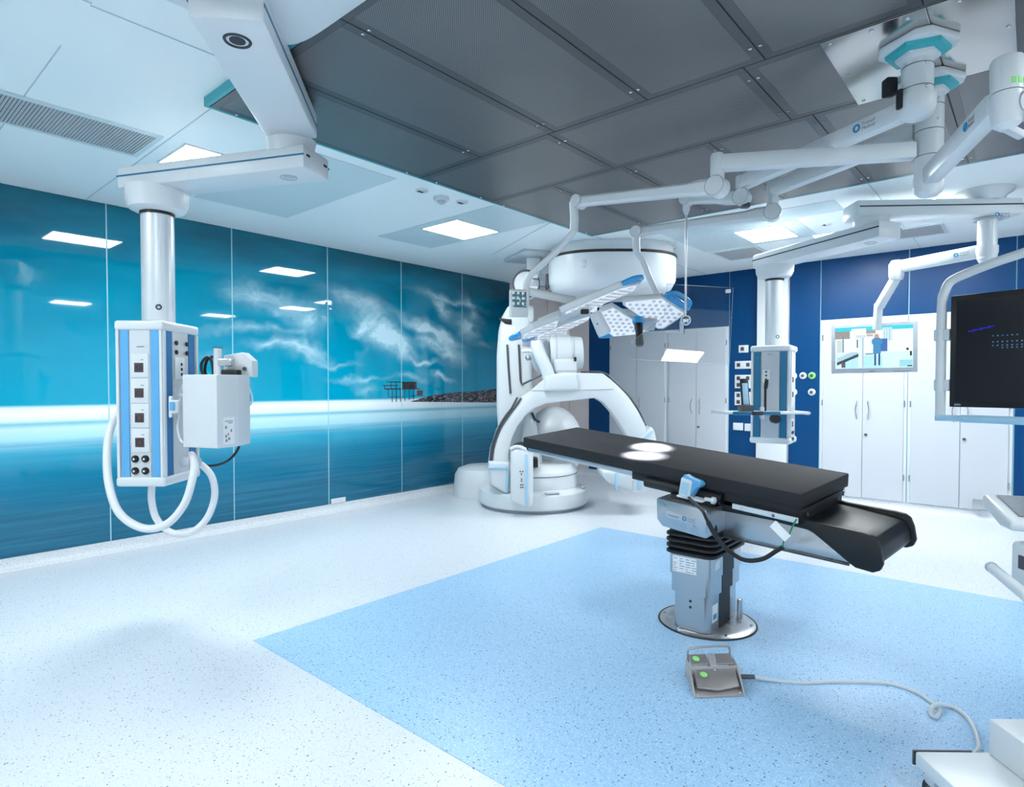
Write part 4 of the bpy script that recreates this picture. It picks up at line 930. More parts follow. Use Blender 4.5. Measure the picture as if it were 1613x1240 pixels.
cb = [Fq(WF / 2 + .07, .17, .03)] + [Zp(x_, y_, .009) for x_, y_ in ((1225, 1073), (1265, 1076), (1310, 1074), (1370, 1075), (1410, 1079), (1445, 1092), (1466, 1106), (1478, 1116))]
cb += [Zp(1480, 1122, .012), Zp(1474, 1130, .012), Zp(1466, 1125, .014), Zp(1467, 1115, .03), Zp(1480, 1110, .03), Zp(1500, 1114, .012), Zp(1520, 1127, .009), Zp(1534, 1147, .009), Zp(1541, 1170, .009), Zp(1540, 1182, .009), Zp(1530, 1192, .009)]
ob('cable', MB().tube(cb, .0088, 8, 8), M['offwhite'], ft, 'pale grey cable with a small loop')

# ------------------------------------------------------------------ equipment cart at the right edge
ct = thing('equipment_cart', 'white wheeled equipment cart cut off by the right edge', 'cart', fl(P(1640, 1150, 2.0)))
zp_ = .16
q0, q1 = Zp(1441, 1183, zp_), Zp(1497, 1181, zp_)
q3 = Zp(1478, 1240, zp_); 
cu_ = hz(Zp(1545, 1184, zp_) - q0); cv_ = hz(q3 - q0); cv_ = (cv_ - cu_ * cv_.dot(cu_)).normalized()
def K(a, b, h): return V((q0.x, q0.y, 0)) + cu_ * a + cv_ * b + ZZ * h
sgn = 1
ob('base_plate', MB().prism([K(0, 0, .11), K(.62, 0, .11), K(.62, .56, .11), K(0, .56, .11)], ZZ * .05, .008), M['white'], ct)
for a, b in ((.03, .075), (.03, .47), (.54, .10), (.54, .47)):
    wh = ob('caster', MB().cyl(K(a - .02, b, .052), K(a + .02, b, .052), .05, n=24), M['black'], ct); ob('caster_hub', MB().cyl(K(a - .024, b, .052), K(a + .024, b, .052), .03, n=16), M['dark_grey'], wh); ob('caster_fork', MB().box(K(a, b, .10), (.06, .05, .03), (cu_, cv_, ZZ), .005), M['grey_plastic'], wh)
ob('lower_box', MB().prism([K(.245, .01, .16), K(.60, .01, .16), K(.60, .5, .16), K(.245, .5, .16)], ZZ * .125, .008), M['white'], ct)
ob('screw_head', MB().ball(K(.40, .503, .2), .008), M['chrome'], ct)
ob('buffer_edge', MB().beam(K(-.004, -.004, .135), K(.2, -.004, .135), .006, .05), M['dark_grey'], ct)
# mast, body, console
ms = K(.45, .22, 0)
ob('mast', MB().cyl(ms + ZZ * .28, ms + ZZ * .95, .05, n=24), M['white'], ct)
g1 = P(1590, 862, 2.25); gu = cu_; 
ob('mid_box', MB().prism([fl(g1) + ZZ * z + cu_ * a for z, a in ((.67, 0), (.67, .45), (.87, .45), (.87, 0))], cv_ * .42, .02, 3), M['white'], ct)
ob('slot', MB().box(fl(g1) + ZZ * .80 - cu_ * .0 + cv_ * .06, (.006, .035, .05), (cu_, cv_, ZZ), .002), M['dark_grey'], ct)
hp0, hp1 = P(1562, 894, 2.22), P(1613, 936, 2.02)
ob('handle_bar', MB().tube([hp0, hp1, hp1 + (hp1 - hp0) * .5, hp1 + (hp1 - hp0) * .7 + cu_ * .15], .019, 14, 8), M['white'], ct); ob('handle_cap', MB().ball(hp0, .0205), M['grey_plastic'], ct)
k0, k1, k2 = P(1547, 777, 2.42), P(1592, 822, 2.12), P(1613, 779, 2.50)
ku = hz(Zp(1613, 777, k0.z) - Zp(1547, 777, k0.z)); ku = hz(V((1, .22, 0)))
kv = (k1 - k0); kl = kv.length; kv.normalize(); kn_ = ku.cross(kv).normalized(); kn_ = kn_ if kn_.z > 0 else -kn_
M['key_grey'] = mat('textured_grey_keys', rgb(132, 140, 150), .5, var=.25, vscale=60)
ku = kv.cross(kn_).normalized(); ku = ku if ku.dot(RT) > 0 else -ku
con = ob('console', MB().prism([k0 - kn_ * .05, k0, k1, k1 - kn_ * .035, k1 - kn_ * .06 - kv * .12], ku * .45, .014, 3), M['white'], ct)
kc = k0 + kv * kl * .46 + ku * .245 + kn_ * .003
kp_ = ob('key_panel', MB().box(kc, (.41, kl * .74, .006), (ku, kv, kn_), .002), M['key_grey'], con)
ob('drip_lead', MB().tube([K(.33, .1, .28), K(.36, .06, .33), K(.42, .06, .36), K(.47, .08, .42)], .006, 8), M['white_plastic'], ct)
ob('support_tube', MB().tube([K(.43, .08, .28), K(.47, .02, .45), K(.55, -.02, .72)], .016, 10), M['white'], ct)

# ================================================================== ceiling arms over the table
h1 = fl(Zp(1446, 66, ZA)); h2 = fl(Zp(1465, 124, ZA))
def zat(p, py):   # height at the pixel row py above the floor point p
    d = (p - V((0, 0, 0))).dot(FH); return CAMZ + (CY - py) / FPX * d * math.cos(PITCH) + math.tan(PITCH) * d
def flange(par, c, s):
    a = hz(RT + FH * .35); b = V((-a.y, a.x, 0)); zt = ZA - .006
    m = MB().prism([c + ZZ * zt + (a * x + b * y) * s for x, y in ((-.15, -.1), (-.1, -.15), (.1, -.15), (.15, -.1), (.15, .1), (.1, .15), (-.1, .15), (-.15, .1))], ZZ * -.035, .01)
    f = ob('ceiling_flange', m, M['white'], par)
    def oct(r, z): return [c + ZZ * z + (a * math.cos(k * math.pi / 3 + .3) + b * math.sin(k * math.pi / 3 + .3)) * r * s for k in range(6)]
    ob('flange_cover', MB().loft([oct(.15, zt - .035), oct(.146, zt - .052), oct(.10, zt - .060)]), M['teal'], par)
    ob('flange_boss', MB().loft([oct(.105, zt - .055), oct(.10, zt - .072), oct(.078, zt - .085)]), M['white'], par)
    return f
BR = .061
def boomcol(par, c, zlo, rings):
    ob('column', MB().lathe([(BR, 0), (BR, 1)], c + ZZ * zlo, c + ZZ * (ZA - .05), 32), M['white'], par)
    for z in rings: ob('bearing_ring', MB().ring(c + ZZ * z, ZZ, BR + .0005, .0016, 32, 6), M['dark_grey'], par)
    for z in (ZA - .12, ZA - .22): q = c + ZZ * z - FH * BR; ob('cap_screw', MB().ball(q, .007), M['chrome'], par)
def foot(par, c, z, r=BR + .006): ob('column_foot', MB().lathe([(.012, 0), (r * .62, .06), (r * .9, .25), (r, .55), (r, 1)], c + ZZ * z, c + ZZ * (z + .1), 32), M['white'], par)
def swivel(par, c, zt, zb, r=.036, name='elbow'):
    return ob(name, MB().lathe([(r * .8, 0), (r, .06), (r, .94), (r * .85, 1)], c + ZZ * zb, c + ZZ * zt, 28), M['white'], par)
def sarm(par, a, b, ha=.085, hb=.066, wd=.07, name='spring_arm'):
    # spring arm with round shoulders at both ends
    x = (b - a).normalized(); y = ZZ.cross(x).normalized(); z = x.cross(y)
    def rg(p, h, w_): return [p + y * (w_ / 2) * cx_ + z * (h / 2) * cz_ for cx_, cz_ in ((1, .6), (.6, 1), (-.6, 1), (-1, .6), (-1, -.6), (-.6, -1), (.6, -1), (1, -.6))]
    L = (b - a).length
    o = ob(name, MB().loft([rg(a, ha, wd), rg(a + x * .10, ha, wd), rg(a + x * .17, hb, wd * .9), rg(b - x * .08, hb * .92, wd * .85), rg(b, hb, wd * .85)]), M['white'], par)
    for p, h in ((a, ha), (b, hb)):
        ob('pivot_disc', MB().cyl(p - y * (wd / 2 + .006), p + y * (wd / 2 + .006), h * .62, n=28), M['white'], par); ob('pivot_ring', MB().ring(p - y * (wd / 2 + .0065) if y.dot(FH) > 0 else p + y * (wd / 2 + .0065), y, h * .60, .0012, 28, 6), M['ink_grey'], par)
    return o
SPOT = onpl(1020, 712, TC, TE3)

# ---- near mount: clear shield
shd = thing('radiation_shield', 'clear acrylic radiation shield on a ceiling arm and thin rod', 'radiation shield', h1 + ZZ * 2.5)
flange(shd, h1, .84)
zc1 = zat(h1, 190)
boomcol(shd, h1, zc1 + .03, (zat(h1, 113), zat(h1, 147))); foot(shd, h1, zc1 - .01, BR + .012)
e3 = Zp(1169, 286, 2.68); e3 = fl(e3)
dr_ = hz(e3 - h1)
am = ob('arm', MB().beam(h1 + dr_ * .05 + ZZ * 2.672, e3 + ZZ * 2.672, .07, .088, .016), M['white'], shd)
nn = V((-dr_.y, dr_.x, 0)); nn = nn if nn.dot(FH) < 0 else -nn
logo(am, h1 + dr_ * .27 + nn * .0362 + ZZ * 2.674, -dr_, ZZ, .036)
ob('cable_grip', MB().box(h1 - RT * .06 + FH * .10 + ZZ * 2.80, (.05, .05, .08), (RT, FH, ZZ), .008), M['black'], shd); ob('cable_grip', MB().box(h1 - RT * .078 - FH * .0 + ZZ * 2.70, (.018, .03, .085), (RT, FH, ZZ), .006), M['black'], shd)
swivel(shd, e3, 2.715, 2.60, .038)
a3 = e3 + ZZ * 2.585; b3 = P(1081, 315, 3.9)
sarm(shd, a3, b3, .08, .06, .06)
ob('cable_plug', MB().box(a3 + RT * .02 - ZZ * .05, (.05, .04, .03), (RT, FH, ZZ), .006), M['dark_grey'], shd)
b3f = fl(b3)
ob('rod_socket', MB().lathe([(.008, 0), (.02, .25), (.022, .3), (.022, 1)], b3f + ZZ * (b3.z - .10), b3f + ZZ * (b3.z + .01), 20), M['offwhite'], shd)
zr = zat(b3f, 505)
ob('rod', MB().cyl(b3f + ZZ * zr, b3f + ZZ * (b3.z - .09), .0075, n=14), M['steel_soft'], shd)
ob('rod_joint', MB().ball(b3f + ZZ * (zr - .0), .026).ring(b3f + ZZ * zr - FH * .005, FH, .03, .005, 24, 6), M['chrome'], shd)
po = b3f + ZZ * zr + FH * .03
qg = P(1075, 563, (po - EYE).dot(FW)); lg = V((-1.06, -.31, ZC)); pn = -((EYE - qg).normalized() + (lg - qg).normalized()).normalized()
pts = [onpl(x_, y_, po, pn) for x_, y_ in ((1050, 447), (1155, 453), (1149, 575), (992, 566), (993, 540), (1046, 497))]
g = NT('clear_acrylic'); g.b.inputs['Base Color'].default_value = rgb(214, 236, 236); g.b.inputs['Roughness'].default_value = .02; g.b.inputs['Transmission Weight'].default_value = 1.0; g.b.inputs['IOR'].default_value = 1.45
f_ = g.noise(g.n('ShaderNodeTexCoord').outputs['Object'], 3.0, 2); g.l(g.mix(f_, rgb(238, 240, 241), rgb(244, 245, 246)), g.b.inputs['Base Color'])
M['acrylic'] = g.m
ob('pane', MB().prism(pts, pn * .008, .002, 1), M['acrylic'], shd, 'clear acrylic pane')
ob('pane_bracket', MB().box(onpl(1063, 524, po, pn) - pn * .012, (.13, .02, .022), (RT, FH, ZZ), .005), M['grey_plastic'], shd)
ob('pane_bracket', MB().box(onpl(1074, 515, po, pn) - pn * .012, (.025, .02, .07), (RT, FH, ZZ), .005), M['grey_plastic'], shd)
ob('corner_clip', MB().box(onpl(1147, 459, po, pn) - pn * .004, (.03, .022, .022), (RT, FH, ZZ), .003), M['white'], shd)

# ---- far mount: boom column with the third arm
bm_ = thing('ceiling_boom', 'white ceiling column with teal flange carrying three swivel arms', 'ceiling boom', h2 + ZZ * 2.35)
flange(bm_, h2, .80)
zA_, zB_, zC_ = zat(h2, 240), zat(h2, 205), zat(h2, 283)
zc2 = zat(h2, 313)
boomcol(bm_, h2, zc2 + .05, (zat(h2, 174), zat(h2, 212), zat(h2, 251))); foot(bm_, h2, zc2, BR + .004)
c3_ = fl(Zp(1572, 163, zC_)); dc = hz(c3_ - h2)
am = ob('arm', MB().beam(h2 + dc * .03 + ZZ * zC_, c3_ + ZZ * zC_, .075, .088, .016), M['white'], bm_)
nn = V((-dc.y, dc.x, 0)); nn = nn if nn.dot(RT) < 0 else -nn
logo(am, c3_ - dc * .20 + nn * .0385 + ZZ * zC_, dc, ZZ, .034)
c3x = fl(P(1586, 150, 2.13)); zt3, zm3, zb3 = zat(c3x, 99), zat(c3x, 152), zat(c3x, 205)
sw = ob('end_cap', MB().lathe([(.049, 0), (.050, .9), (.045, 1)], c3x + ZZ * zm3, c3x + ZZ * zt3, 32), M['white'], bm_)
for k in range(3):
    dq = (-FH * math.cos(k * .42 - .3) + RT * math.sin(k * .42 - .3)); ob('green_label', MB().box(c3x + dq * .0495 + ZZ * (zm3 + .025), (.014, .002, .022), (ZZ.cross(dq), dq, ZZ), .0005, 1), M['green'], sw)
ob('end_joint', MB().lathe([(.018, 0), (.042, .15), (.047, .4), (.047, 1)], c3x + ZZ * (zb3 - .01), c3x + ZZ * (zm3 - .003), 32), M['white'], bm_)
q3_ = c3x + RT * .05 + ZZ * (zm3 - .05)
ob('pivot_disc', MB().cyl(q3_ - FH * .05, q3_ + FH * .05, .046, n=28), M['white'], bm_); ob('pivot_ring', MB().ring(q3_ - FH * .0505, FH, .045, .0014, 28, 6), M['ink_grey'], bm_)
ob('lever', MB().beam(c3x - ZZ * 0 + ZZ * (zb3 + .0) + RT * .0, c3x + ZZ * (zb3 - .03) + RT * .06, .03, .025, .006), M['offwhite'], bm_)
ob('outer_arm', MB().beam(q3_, q3_ + RT * .7 - ZZ * .1, .07, .07, .015), M['white'], bm_)
ob('outer_drop', MB().cyl(q3_ + RT * .7 - ZZ * .35, q3_ + RT * .7 - ZZ * .06, .03, n=20), M['white'], bm_)

# ---- the two surgical lights
def led_mat():
    n = NT('led_lens'); n.b.inputs['Base Color'].default_value = (.32, .36, .4, 1); n.b.inputs['Roughness'].default_value = .15
    f = n.noise(n.n('ShaderNodeTexCoord').outputs['Object'], 60, 1)
    n.l(n.ramp(f, [(.38, rgb(206, 176, 164)), (.46, rgb(236, 240, 244)), (.54, rgb(120, 150, 178)), (.62, rgb(250, 250, 252))]), n.b.inputs['Emission Color']); n.b.inputs['Emission Strength'].default_value = .35; return n.m
M['led'] = led_mat()
M['lens'] = mat('lamp_underside', rgb(236, 240, 244), .25, var=.01, emit=rgb(236, 244, 255), estr=.35)
def inpoly(x, y, P_):
    r = False; j = len(P_) - 1
    for i in range(len(P_)):
        xi, yi = P_[i]; xj, yj = P_[j]
        if (yi > y) != (yj > y) and x < (xj - xi) * (y - yi) / (yj - yi) + xi: r = not r
        j = i
    return r
def shrink(P_, k):
    cx_ = sum(p[0] for p in P_) / len(P_); cy_ = sum(p[1] for p in P_) / len(P_); return [(cx_ + (x - cx_) * k, cy_ + (y - cy_) * k) for x, y in P_]
def wing(par, o, u, v, n, poly, grip, th=.042, off=0.0):
    # poly in lamp-plane metres (u, v); n points out of the lit side
    w3 = lambda p, h=0: o + u * p[0] + v * p[1] + n * (h + off)
    wg = ob('wing', MB().prism([w3(p) for p in poly], -n * th, .007), M['white'], par)
    ob('underside', MB().prism([w3(p, .0005) for p in shrink(poly, .9)], n * .003, .001, 1), M['lens'], wg)
    m = MB(); sp = .047; k = 0; inner = shrink(poly, .84)
    for i in range(-14, 15):
        for j in range(-14, 15):
            p = (i * sp + (j % 2) * sp / 2, j * sp * .87)
            if inpoly(*p, inner):
                c = w3(p, .0035); m.lathe([(.0145, 0), (.0135, .4), (.007, 1)], c, c + n * .006, 10)
    ob('led_lenses', m, M['led'], wg, 'many small bright round lenses', 'stuff', 30)
    if grip:
        a, b = V((*grip[0], 0)), V((*grip[1], 0)); ex = (b - a).normalized(); ou = V((ex.y, -ex.x, 0))
        cen_ = V((sum(p[0] for p in poly) / len(poly), sum(p[1] for p in poly) / len(poly), 0))
        if ou.dot((a + b) / 2 - cen_) < 0: ou = -ou
        L = (b - a).length
        pp = [a - ou * .005, a + ou * .012 + ex * .01, a + ou * .055 + ex * .05, b + ou * .055 - ex * .05, b + ou * .012 - ex * .01, b - ou * .005]
        ob('grip', MB().tube([w3((q.x, q.y), -th * .5) for q in pp], .0165, 12, 6), M['handle_blue'], wg); ob('grip_base', MB().beam(w3((a.x, a.y), -th * .5), w3((b.x, b.y), -th * .5), .05, .03, .006, up=n), M['handle_blue'], wg)
    return wg
def surgical(label, zarm, e_, za, b_, yoke, lampc, side):
    t = thing('surgical_light', label, 'surgical light', lampc, 'LED operating lights over the table'); dd = hz(e_ - h2)
    ob('arm', MB().beam(h2 + dd * .0625 + ZZ * zarm, e_ + ZZ * zarm, .07, .085, .016), M['white'], t)
    swivel(t, e_, zarm + .05, za - .02); ob('elbow_ring', MB().ring(e_ + ZZ * (za + .035), ZZ, .0365, .0014, 28, 6), M['dark_grey'], t)
    sarm(t, e_ + ZZ * za, b_)
    ob('yoke', MB().tube(yoke[0], .021, 14, 8), M['white'], t)
    for p_ in yoke[1]: ob('yoke_sleeve', MB().tube(p_, .027, 14, smooth=False), M['white'], t)
    return t
def spotlight(par, name, c, tgt, power, size, blend=.35):
    ld = bpy.data.lights.new(name, 'SPOT'); ld.energy = power; ld.spot_size = math.radians(size); ld.spot_blend = blend; ld.shadow_soft_size = .03; ld.color = (.93, .97, 1)
    o = bpy.data.objects.new(name, ld); COL.objects.link(o); o.parent = par; o.location = c - worldloc(par); o.rotation_euler = (tgt - c).to_track_quat('-Z', 'Y').to_euler()
# light nearer the gantry, seen almost edge-on
e1_ = fl(P(1130, 262, 3.16)); za1 = zat(e1_, 297); b1_ = P(912, 318, 3.78)
L1 = P(932, 492, 3.95)
tubeA = [b1_ - ZZ * .0 - RT * .035 + ZZ * 0, P(905, 345, 3.79), P(904, 364, 3.79)]
yk = [P(904, 360, 3.79), P(901, 368, 3.8), P(880, 393, 3.82), P(848, 422, 3.85), P(834, 436, 3.86), P(829, 452, 3.87), P(829, 482, 3.88)]
sl1 = surgical('operating light with a small touch display, seen edge-on beside the gantry', zA_, e1_, za1, b1_, (yk, [tubeA, [P(830, 459, 3.9), P(905, 474, 4.0)]]), L1, -1)
n1 = (SPOT - L1).normalized(); u1_ = (RT - n1 * RT.dot(n1)).normalized(); n1 = (n1 - FH * .16).normalized(); u1_ = (RT - n1 * RT.dot(n1)).normalized(); v1_ = n1.cross(u1_)
if v1_.dot(FH) < 0: v1_ = -v1_
hexw = lambda x0, x1, y0, y1, c_: [(x0, y0 + c_), (x0 + c_, y0), (x1 - c_, y0), (x1, y0 + c_), (x1, y1 - c_), (x1 - c_, y1), (x0 + c_, y1), (x0, y1 - c_)]
wing(sl1, L1, u1_, v1_, n1, [(-.22, -.21), (.19, -.24), (.34, -.10), (.34, .06), (.10, .10), (-.20, .02)], ((.20, -.235), (.335, -.11)), off=-.035)
wing(sl1, L1, u1_, v1_, n1, [(-.40, .03), (-.16, .05), (.02, .12), (.02, .28), (-.16, .34), (-.40, .22)], ((-.405, .05), (-.405, .2)))
wing(sl1, L1, u1_, v1_, n1, [(-.42, -.26), (-.24, -.22), (-.24, .0), (-.42, .02), (-.5, -.06), (-.5, -.2)], ((-.5, -.19), (-.5, -.07)))
ob('hub_block', MB().box(L1 - n1 * .05 - u1_ * .18, (.36, .26, .05), (u1_, v1_, n1), .012), M['white'], sl1)
ob('camera_handle', MB().lathe([(.036, 0), (.04, .15), (.044, .85), (.04, 1)], P(937, 492, 3.78), P(953, 527, 3.80), 28), M['offwhite'], sl1)
ob('handle_stop', MB().box(P(921, 491, 3.8), (.05, .04, .03), (RT, FH, ZZ), .006), M['black'], sl1)
for q in ((945, 505), (947, 512), (941, 510)): ob('button', MB().ball(P(*q, 3.755), .005), M['ink'], sl1)
pd_ = 3.84; pc_ = P(817, 478, pd_)
px_ = (RT + FH * .3).normalized(); px_ = V((px_.x, px_.y, 0)).normalized(); py_ = V((-px_.y, px_.x, 0))
pan = ob('control_panel', MB().box(pc_, (.125, .03, .175), (px_, py_, ZZ), .014, 3), M['white'], sl1)
def panelpic(u, v):
    c = (74, 108, 124)
    if int(u * 6) % 2 == 0 and int(v * 6) % 2 == 0: c = (190, 220, 230)
    elif random.random() < .18: c = (150, 186, 200)
    return tuple(lin(q) for q in c) + (1,)
screen_mesh('touch_display', pc_ - py_ * .0158 + ZZ * .022, px_, ZZ, .094, .098, 12, 12, panelpic, screenmat('small_display', .7), sl1, py_)
# light facing the camera
e2_ = fl(P(1217, 309, 3.92)); za2 = zat(e2_, 337); b2_ = P(1003, 366, 4.3)
L2 = P(1007, 504, 4.58)
tubeB = [b2_ + ZZ * .02, P(1002, 384, 4.32), P(1003, 398, 4.33)]
yk2 = [P(1003, 395, 4.33), P(1006, 402, 4.35), P(1013, 412, 4.38), P(1024, 440, 4.44), P(1036, 468, 4.52)]
sl2 = surgical('operating light facing the camera with a dark sterile handle in its centre', zB_, e2_, za2, b2_, (yk2, [tubeB]), L2, 1)
n2 = (SPOT - L2).normalized(); n2 = (n2 - FH * .12).normalized(); u2_ = (RT - n2 * RT.dot(n2)).normalized(); v2_ = n2.cross(u2_)
if v2_.dot(ZZ) < 0: v2_ = -v2_
def lp(px, py, o=L2, n=n2, u=u2_, v=v2_): q = onpl(px, py, o, n) - o; return (q.dot(u), q.dot(v))
wing(sl2, L2, u2_, v2_, n2, [lp(*q) for q in ((980, 474), (1044, 468), (1083, 494), (1046, 519), (1036, 519), (981, 481))], (lp(1050, 467), lp(1084, 490)))
wing(sl2, L2, u2_, v2_, n2, [lp(*q) for q in ((944, 489), (964, 482), (1020, 516), (1024, 522), (1000, 528), (966, 531), (944, 517))], (lp(946, 522), lp(962, 532)))
wing(sl2, L2, u2_, v2_, n2, [lp(*q) for q in ((912, 482), (940, 474), (962, 476), (941, 488), (941, 497), (915, 494))], None, off=-.02)
ob('hub_block', MB().box(L2 - n2 * .045, (.34, .10, .045), (u2_, v2_, n2), .01), M['white'], sl2)
ob('hub_tray', MB().box(L2 + u2_ * .05 + n2 * .012 - v2_ * .03, (.16, .12, .03), (u2_, v2_, n2), .008), M['grey_plastic'], sl2)
hp = P(1005, 506, 4.50)
ob('handle_collar', MB().lathe([(.04, 0), (.045, .5), (.036, 1)], hp - ZZ * -.02, hp + n2 * .03, 24), M['handle_blue'], sl2)
ob('sterile_handle', MB().lathe([(.028, 0), (.031, .1), (.026, .5), (.03, .93), (.022, 1)], P(1006, 508, 4.49), P(1008, 545, 4.44), 24), M['gloss_black'], sl2)
spotlight(sl1, 'spot_lamp', L1 + n1 * .05 + u1_ * .02, onpl(1014, 717.5, TC, TE3), 1150, 18, .7)
spotlight(sl2, 'spot_lamp', L2 + n2 * .05, onpl(1026, 704.5, TC, TE3), 1150, 17.5, .7)

# ================================================================== robotic C-arm gantry
dG = 7.4
gc = fl(P(840, 790, dG))
ca = thing('c_arm_gantry', 'white floor-standing robotic C-arm imaging gantry beside the sea mural', 'c-arm', gc)
GR = V((RT.x, RT.y, 0)); GF = FH
# turntable base
ob('turntable', MB().lathe([(.64, 0), (.66, .08), (.665, .35), (.65, .78), (.625, .86), (.575, .90), (.55, 1)], gc + ZZ * .035, gc + ZZ * .245, 64), M['white'], ca)
ob('plinth', MB().cyl(gc + ZZ * .001, gc + ZZ * .036, .63, n=64), M['ink_grey'], ca)
ob('drum', MB().lathe([(.53, 0), (.53, .72), (.51, .86), (.46, 1)], gc + ZZ * .24, gc + ZZ * .50, 64), M['white'], ca); ob('drum_joint', MB().ring(gc + ZZ * .40, ZZ, .531, .0045, 64, 6), M['dark_grey'], ca)
for a in (-1.25, -.2): 
    q = gc + (GR * math.cos(a) + GF * math.sin(a)) * .61 + ZZ * .235
    ob('base_vent', MB().box(q, (.16, .05, .02), (GR * -math.sin(a) + GF * math.cos(a), GR * math.cos(a) + GF * math.sin(a), ZZ), .005), M['grey_plastic'], ca)
# rear cable hump on the floor
hp_ = [P(719, 786, 7.75), P(722, 755, 7.75), P(735, 745, 7.75), P(770, 738, 7.75), P(815, 742, 7.75), P(820, 795, 7.75)]
h0 = fl(P(765, 780, 8.0))
ob('floor_cover', MB().loft([[h0 + (GR * math.cos(t) * .42 + GF * math.sin(t) * .36) * k + ZZ * z for t in [2 * math.pi * i / 28 for i in range(28)]] for k, z in ((1, .002), (1.0, .12), (.97, .28), (.86, .36), (.6, .40))]), M['white'], ca)
# upright column (robot lower arm)
def slab(pts, d, dep, m='white', name='cover', bev=.05, par=None, ax=None, lab=None):
    return ob(name, MB().prism([P(x_, y_, d) for x_, y_ in pts], (ax or GF) * dep, bev, 3), M[m], par or ca, lab)
col_ = slab([(786, 705), (782, 640), (782, 560), (785, 520), (791, 496), (836, 498), (839, 560), (841, 640), (850, 700), (862, 770), (800, 772)], 7.35, .34, name='upright', bev=.05)
slab([(788, 503), (800, 482), (822, 476), (842, 482), (842, 505), (836, 510)], 7.36, .3, name='upright_cap', bev=.03)
ob('black_gap', MB().box(P(797, 505, 7.34), (.20, .06, .03), (GR, GF, ZZ), .01).v and MB().prism([P(785, 501, 7.33), P(806, 503, 7.33), P(806, 511, 7.33), P(796, 510, 7.33)], GF * .05, .004), M['black'], ca)
for pts in (((799, 543), (801, 580), (804, 620)), ((817, 543), (820, 600), (823, 607)), ((806, 667), (808, 678)), ((825, 640), (828, 678))):
    ob('black_groove', MB().tube([P(x_, y_, 7.335) for x_, y_ in pts], .013, 8, smooth=False), M['dark_grey'], col_)
ob('groove_end', MB().ball(P(828, 682, 7.34), .016), M['offwhite'], col_)
# lower knee behind the table
ob('lower_joint', MB().ball(P(872, 700, 7.9), (.38, .34, .50), (GR, GF, ZZ), 28, 16), M['white'], ca)
slab([(820, 700), (828, 640), (838, 640), (850, 700), (854, 760), (822, 768)], 7.25, .2, name='knee_cover', bev=.04)
ob('knee_gasket', MB().tube([P(838, 650, 7.24), P(843, 661, 7.24), P(850, 665, 7.26)], .014, 8), M['black'], ca)
# robot wrist above the C
ob('upper_arm_body', MB().box(P(868, 530, 7.7), (.46, .42, .30), (GR, GF, ZZ), .12, 4), M['white'], ca)
ob('shoulder', MB().ball(P(856, 556, 7.35), (.16, .2, .27), (GR, GF, ZZ), 24, 14), M['white'], ca)
w0, w1c = P(866, 558, 7.25), P(912, 556, 7.25)
ob('wrist_motor', MB().lathe([(.19, 0), (.215, .08), (.215, .62), (.20, .66), (.20, .72), (.19, .98), (.16, 1)], w0, w1c + GR * .04, 32), M['white'], ca)
for t in (.18, .70): q = w0.lerp(w1c + GR * .04, t); ob('wrist_ring', MB().ring(q, GR, .214 if t < .5 else .203, .006, 32, 6), M['grey_plastic'], ca)
ob('cap_pad', MB().box(P(906, 566, 7.03), (.03, .02, .05), (GR, GF, ZZ), .006), M['black'], ca)
ob('wrist_block', MB().box(P(889, 578, 7.2), (.27, .34, .18), (GR, GF, ZZ), .04, 3), M['white'], ca); ob('wrist_joint', MB().box(P(889, 584.5, 7.2), (.26, .345, .012), (GR, GF, ZZ), .003), M['grey_plastic'], ca)
ob('umbilical', MB().tube([P(852, 530, 7.12), P(846, 538, 7.06), P(849, 555, 7.0), P(860, 580, 6.98), P(866, 600, 6.98), P(867, 603, 7.0)], .075, 16, 8), M['white_plastic'], ca)
ob('collimator_clip', MB().box(P(829, 535, 7.1), (.09, .08, .17), (GR, GF, ZZ), .01), M['steel_soft'], ca)
ob('grip_arm', MB().tube([P(822, 553, 7.1), P(836, 553, 7.08), P(846, 560, 7.06)], .026, 12), M['white'], ca); ob('grip_hook', MB().tube([P(842, 558, 7.02), P(850, 556, 7.02), P(851, 564, 7.02)], .014, 10), M['black'], ca); ob('grip_foot', MB().ball(P(832, 564, 7.06), .035), M['steel_soft'], ca)
# the C itself
dC, tC = 6.95, .26
outer = [(770, 752), (768, 735), (772, 705), (781, 678), (794, 655), (812, 634), (826, 622), (838, 614), (864, 592), (884, 587), (950, 588), (972, 606), (990, 625), (1005, 647), (1016, 668), (1022, 690)]
inner = [(998, 706), (990, 690), (978, 670), (963, 648), (950, 634), (938, 627), (860, 636), (842, 643), (828, 654), (815, 672), (806, 692), (801, 715), (800, 752)]
arc = ob('c_arm', MB().prism([P(x_, y_, dC) for x_, y_ in outer + inner], GF * tC, .02, 2), M['white'], ca)
for k, off in enumerate((0, 6)):
    pts = [(772 + off * .5, 727), (775 + off * .55, 703), (784 + off * .6, 677), (796 + off * .7, 656), (806 + off * .7, 643), (815 + off, 626 + off * .2)][:6 - (0 if k == 0 else 0)]
    ob('belt', MB().tube([P(x_, y_, dC - .002) for x_, y_ in pts], .012, 8, 6), M['dark_grey'], arc)
ob('belt', MB().tube([P(x_, y_, dC + .02) for x_, y_ in ((822, 606), (840, 597), (860, 587))], .013, 8, 4), M['dark_grey'], arc); ob('belt', MB().tube([P(x_, y_, dC + .02) for x_, y_ in ((915, 586), (950, 587), (970, 603), (990, 623), (1006, 647), (1017, 671))], .010, 8, 6), M['dark_grey'], arc)
ob('arc_seam', MB().tube([P(x_, y_, dC - .003) for x_, y_ in ((828, 615), (890, 615), (967, 613))], .0035, 6, 2), M['grey_plastic'], arc)
slab([(858, 590), (908, 587), (912, 615), (856, 617)], 6.9, .36, name='arc_carriage', bev=.03)
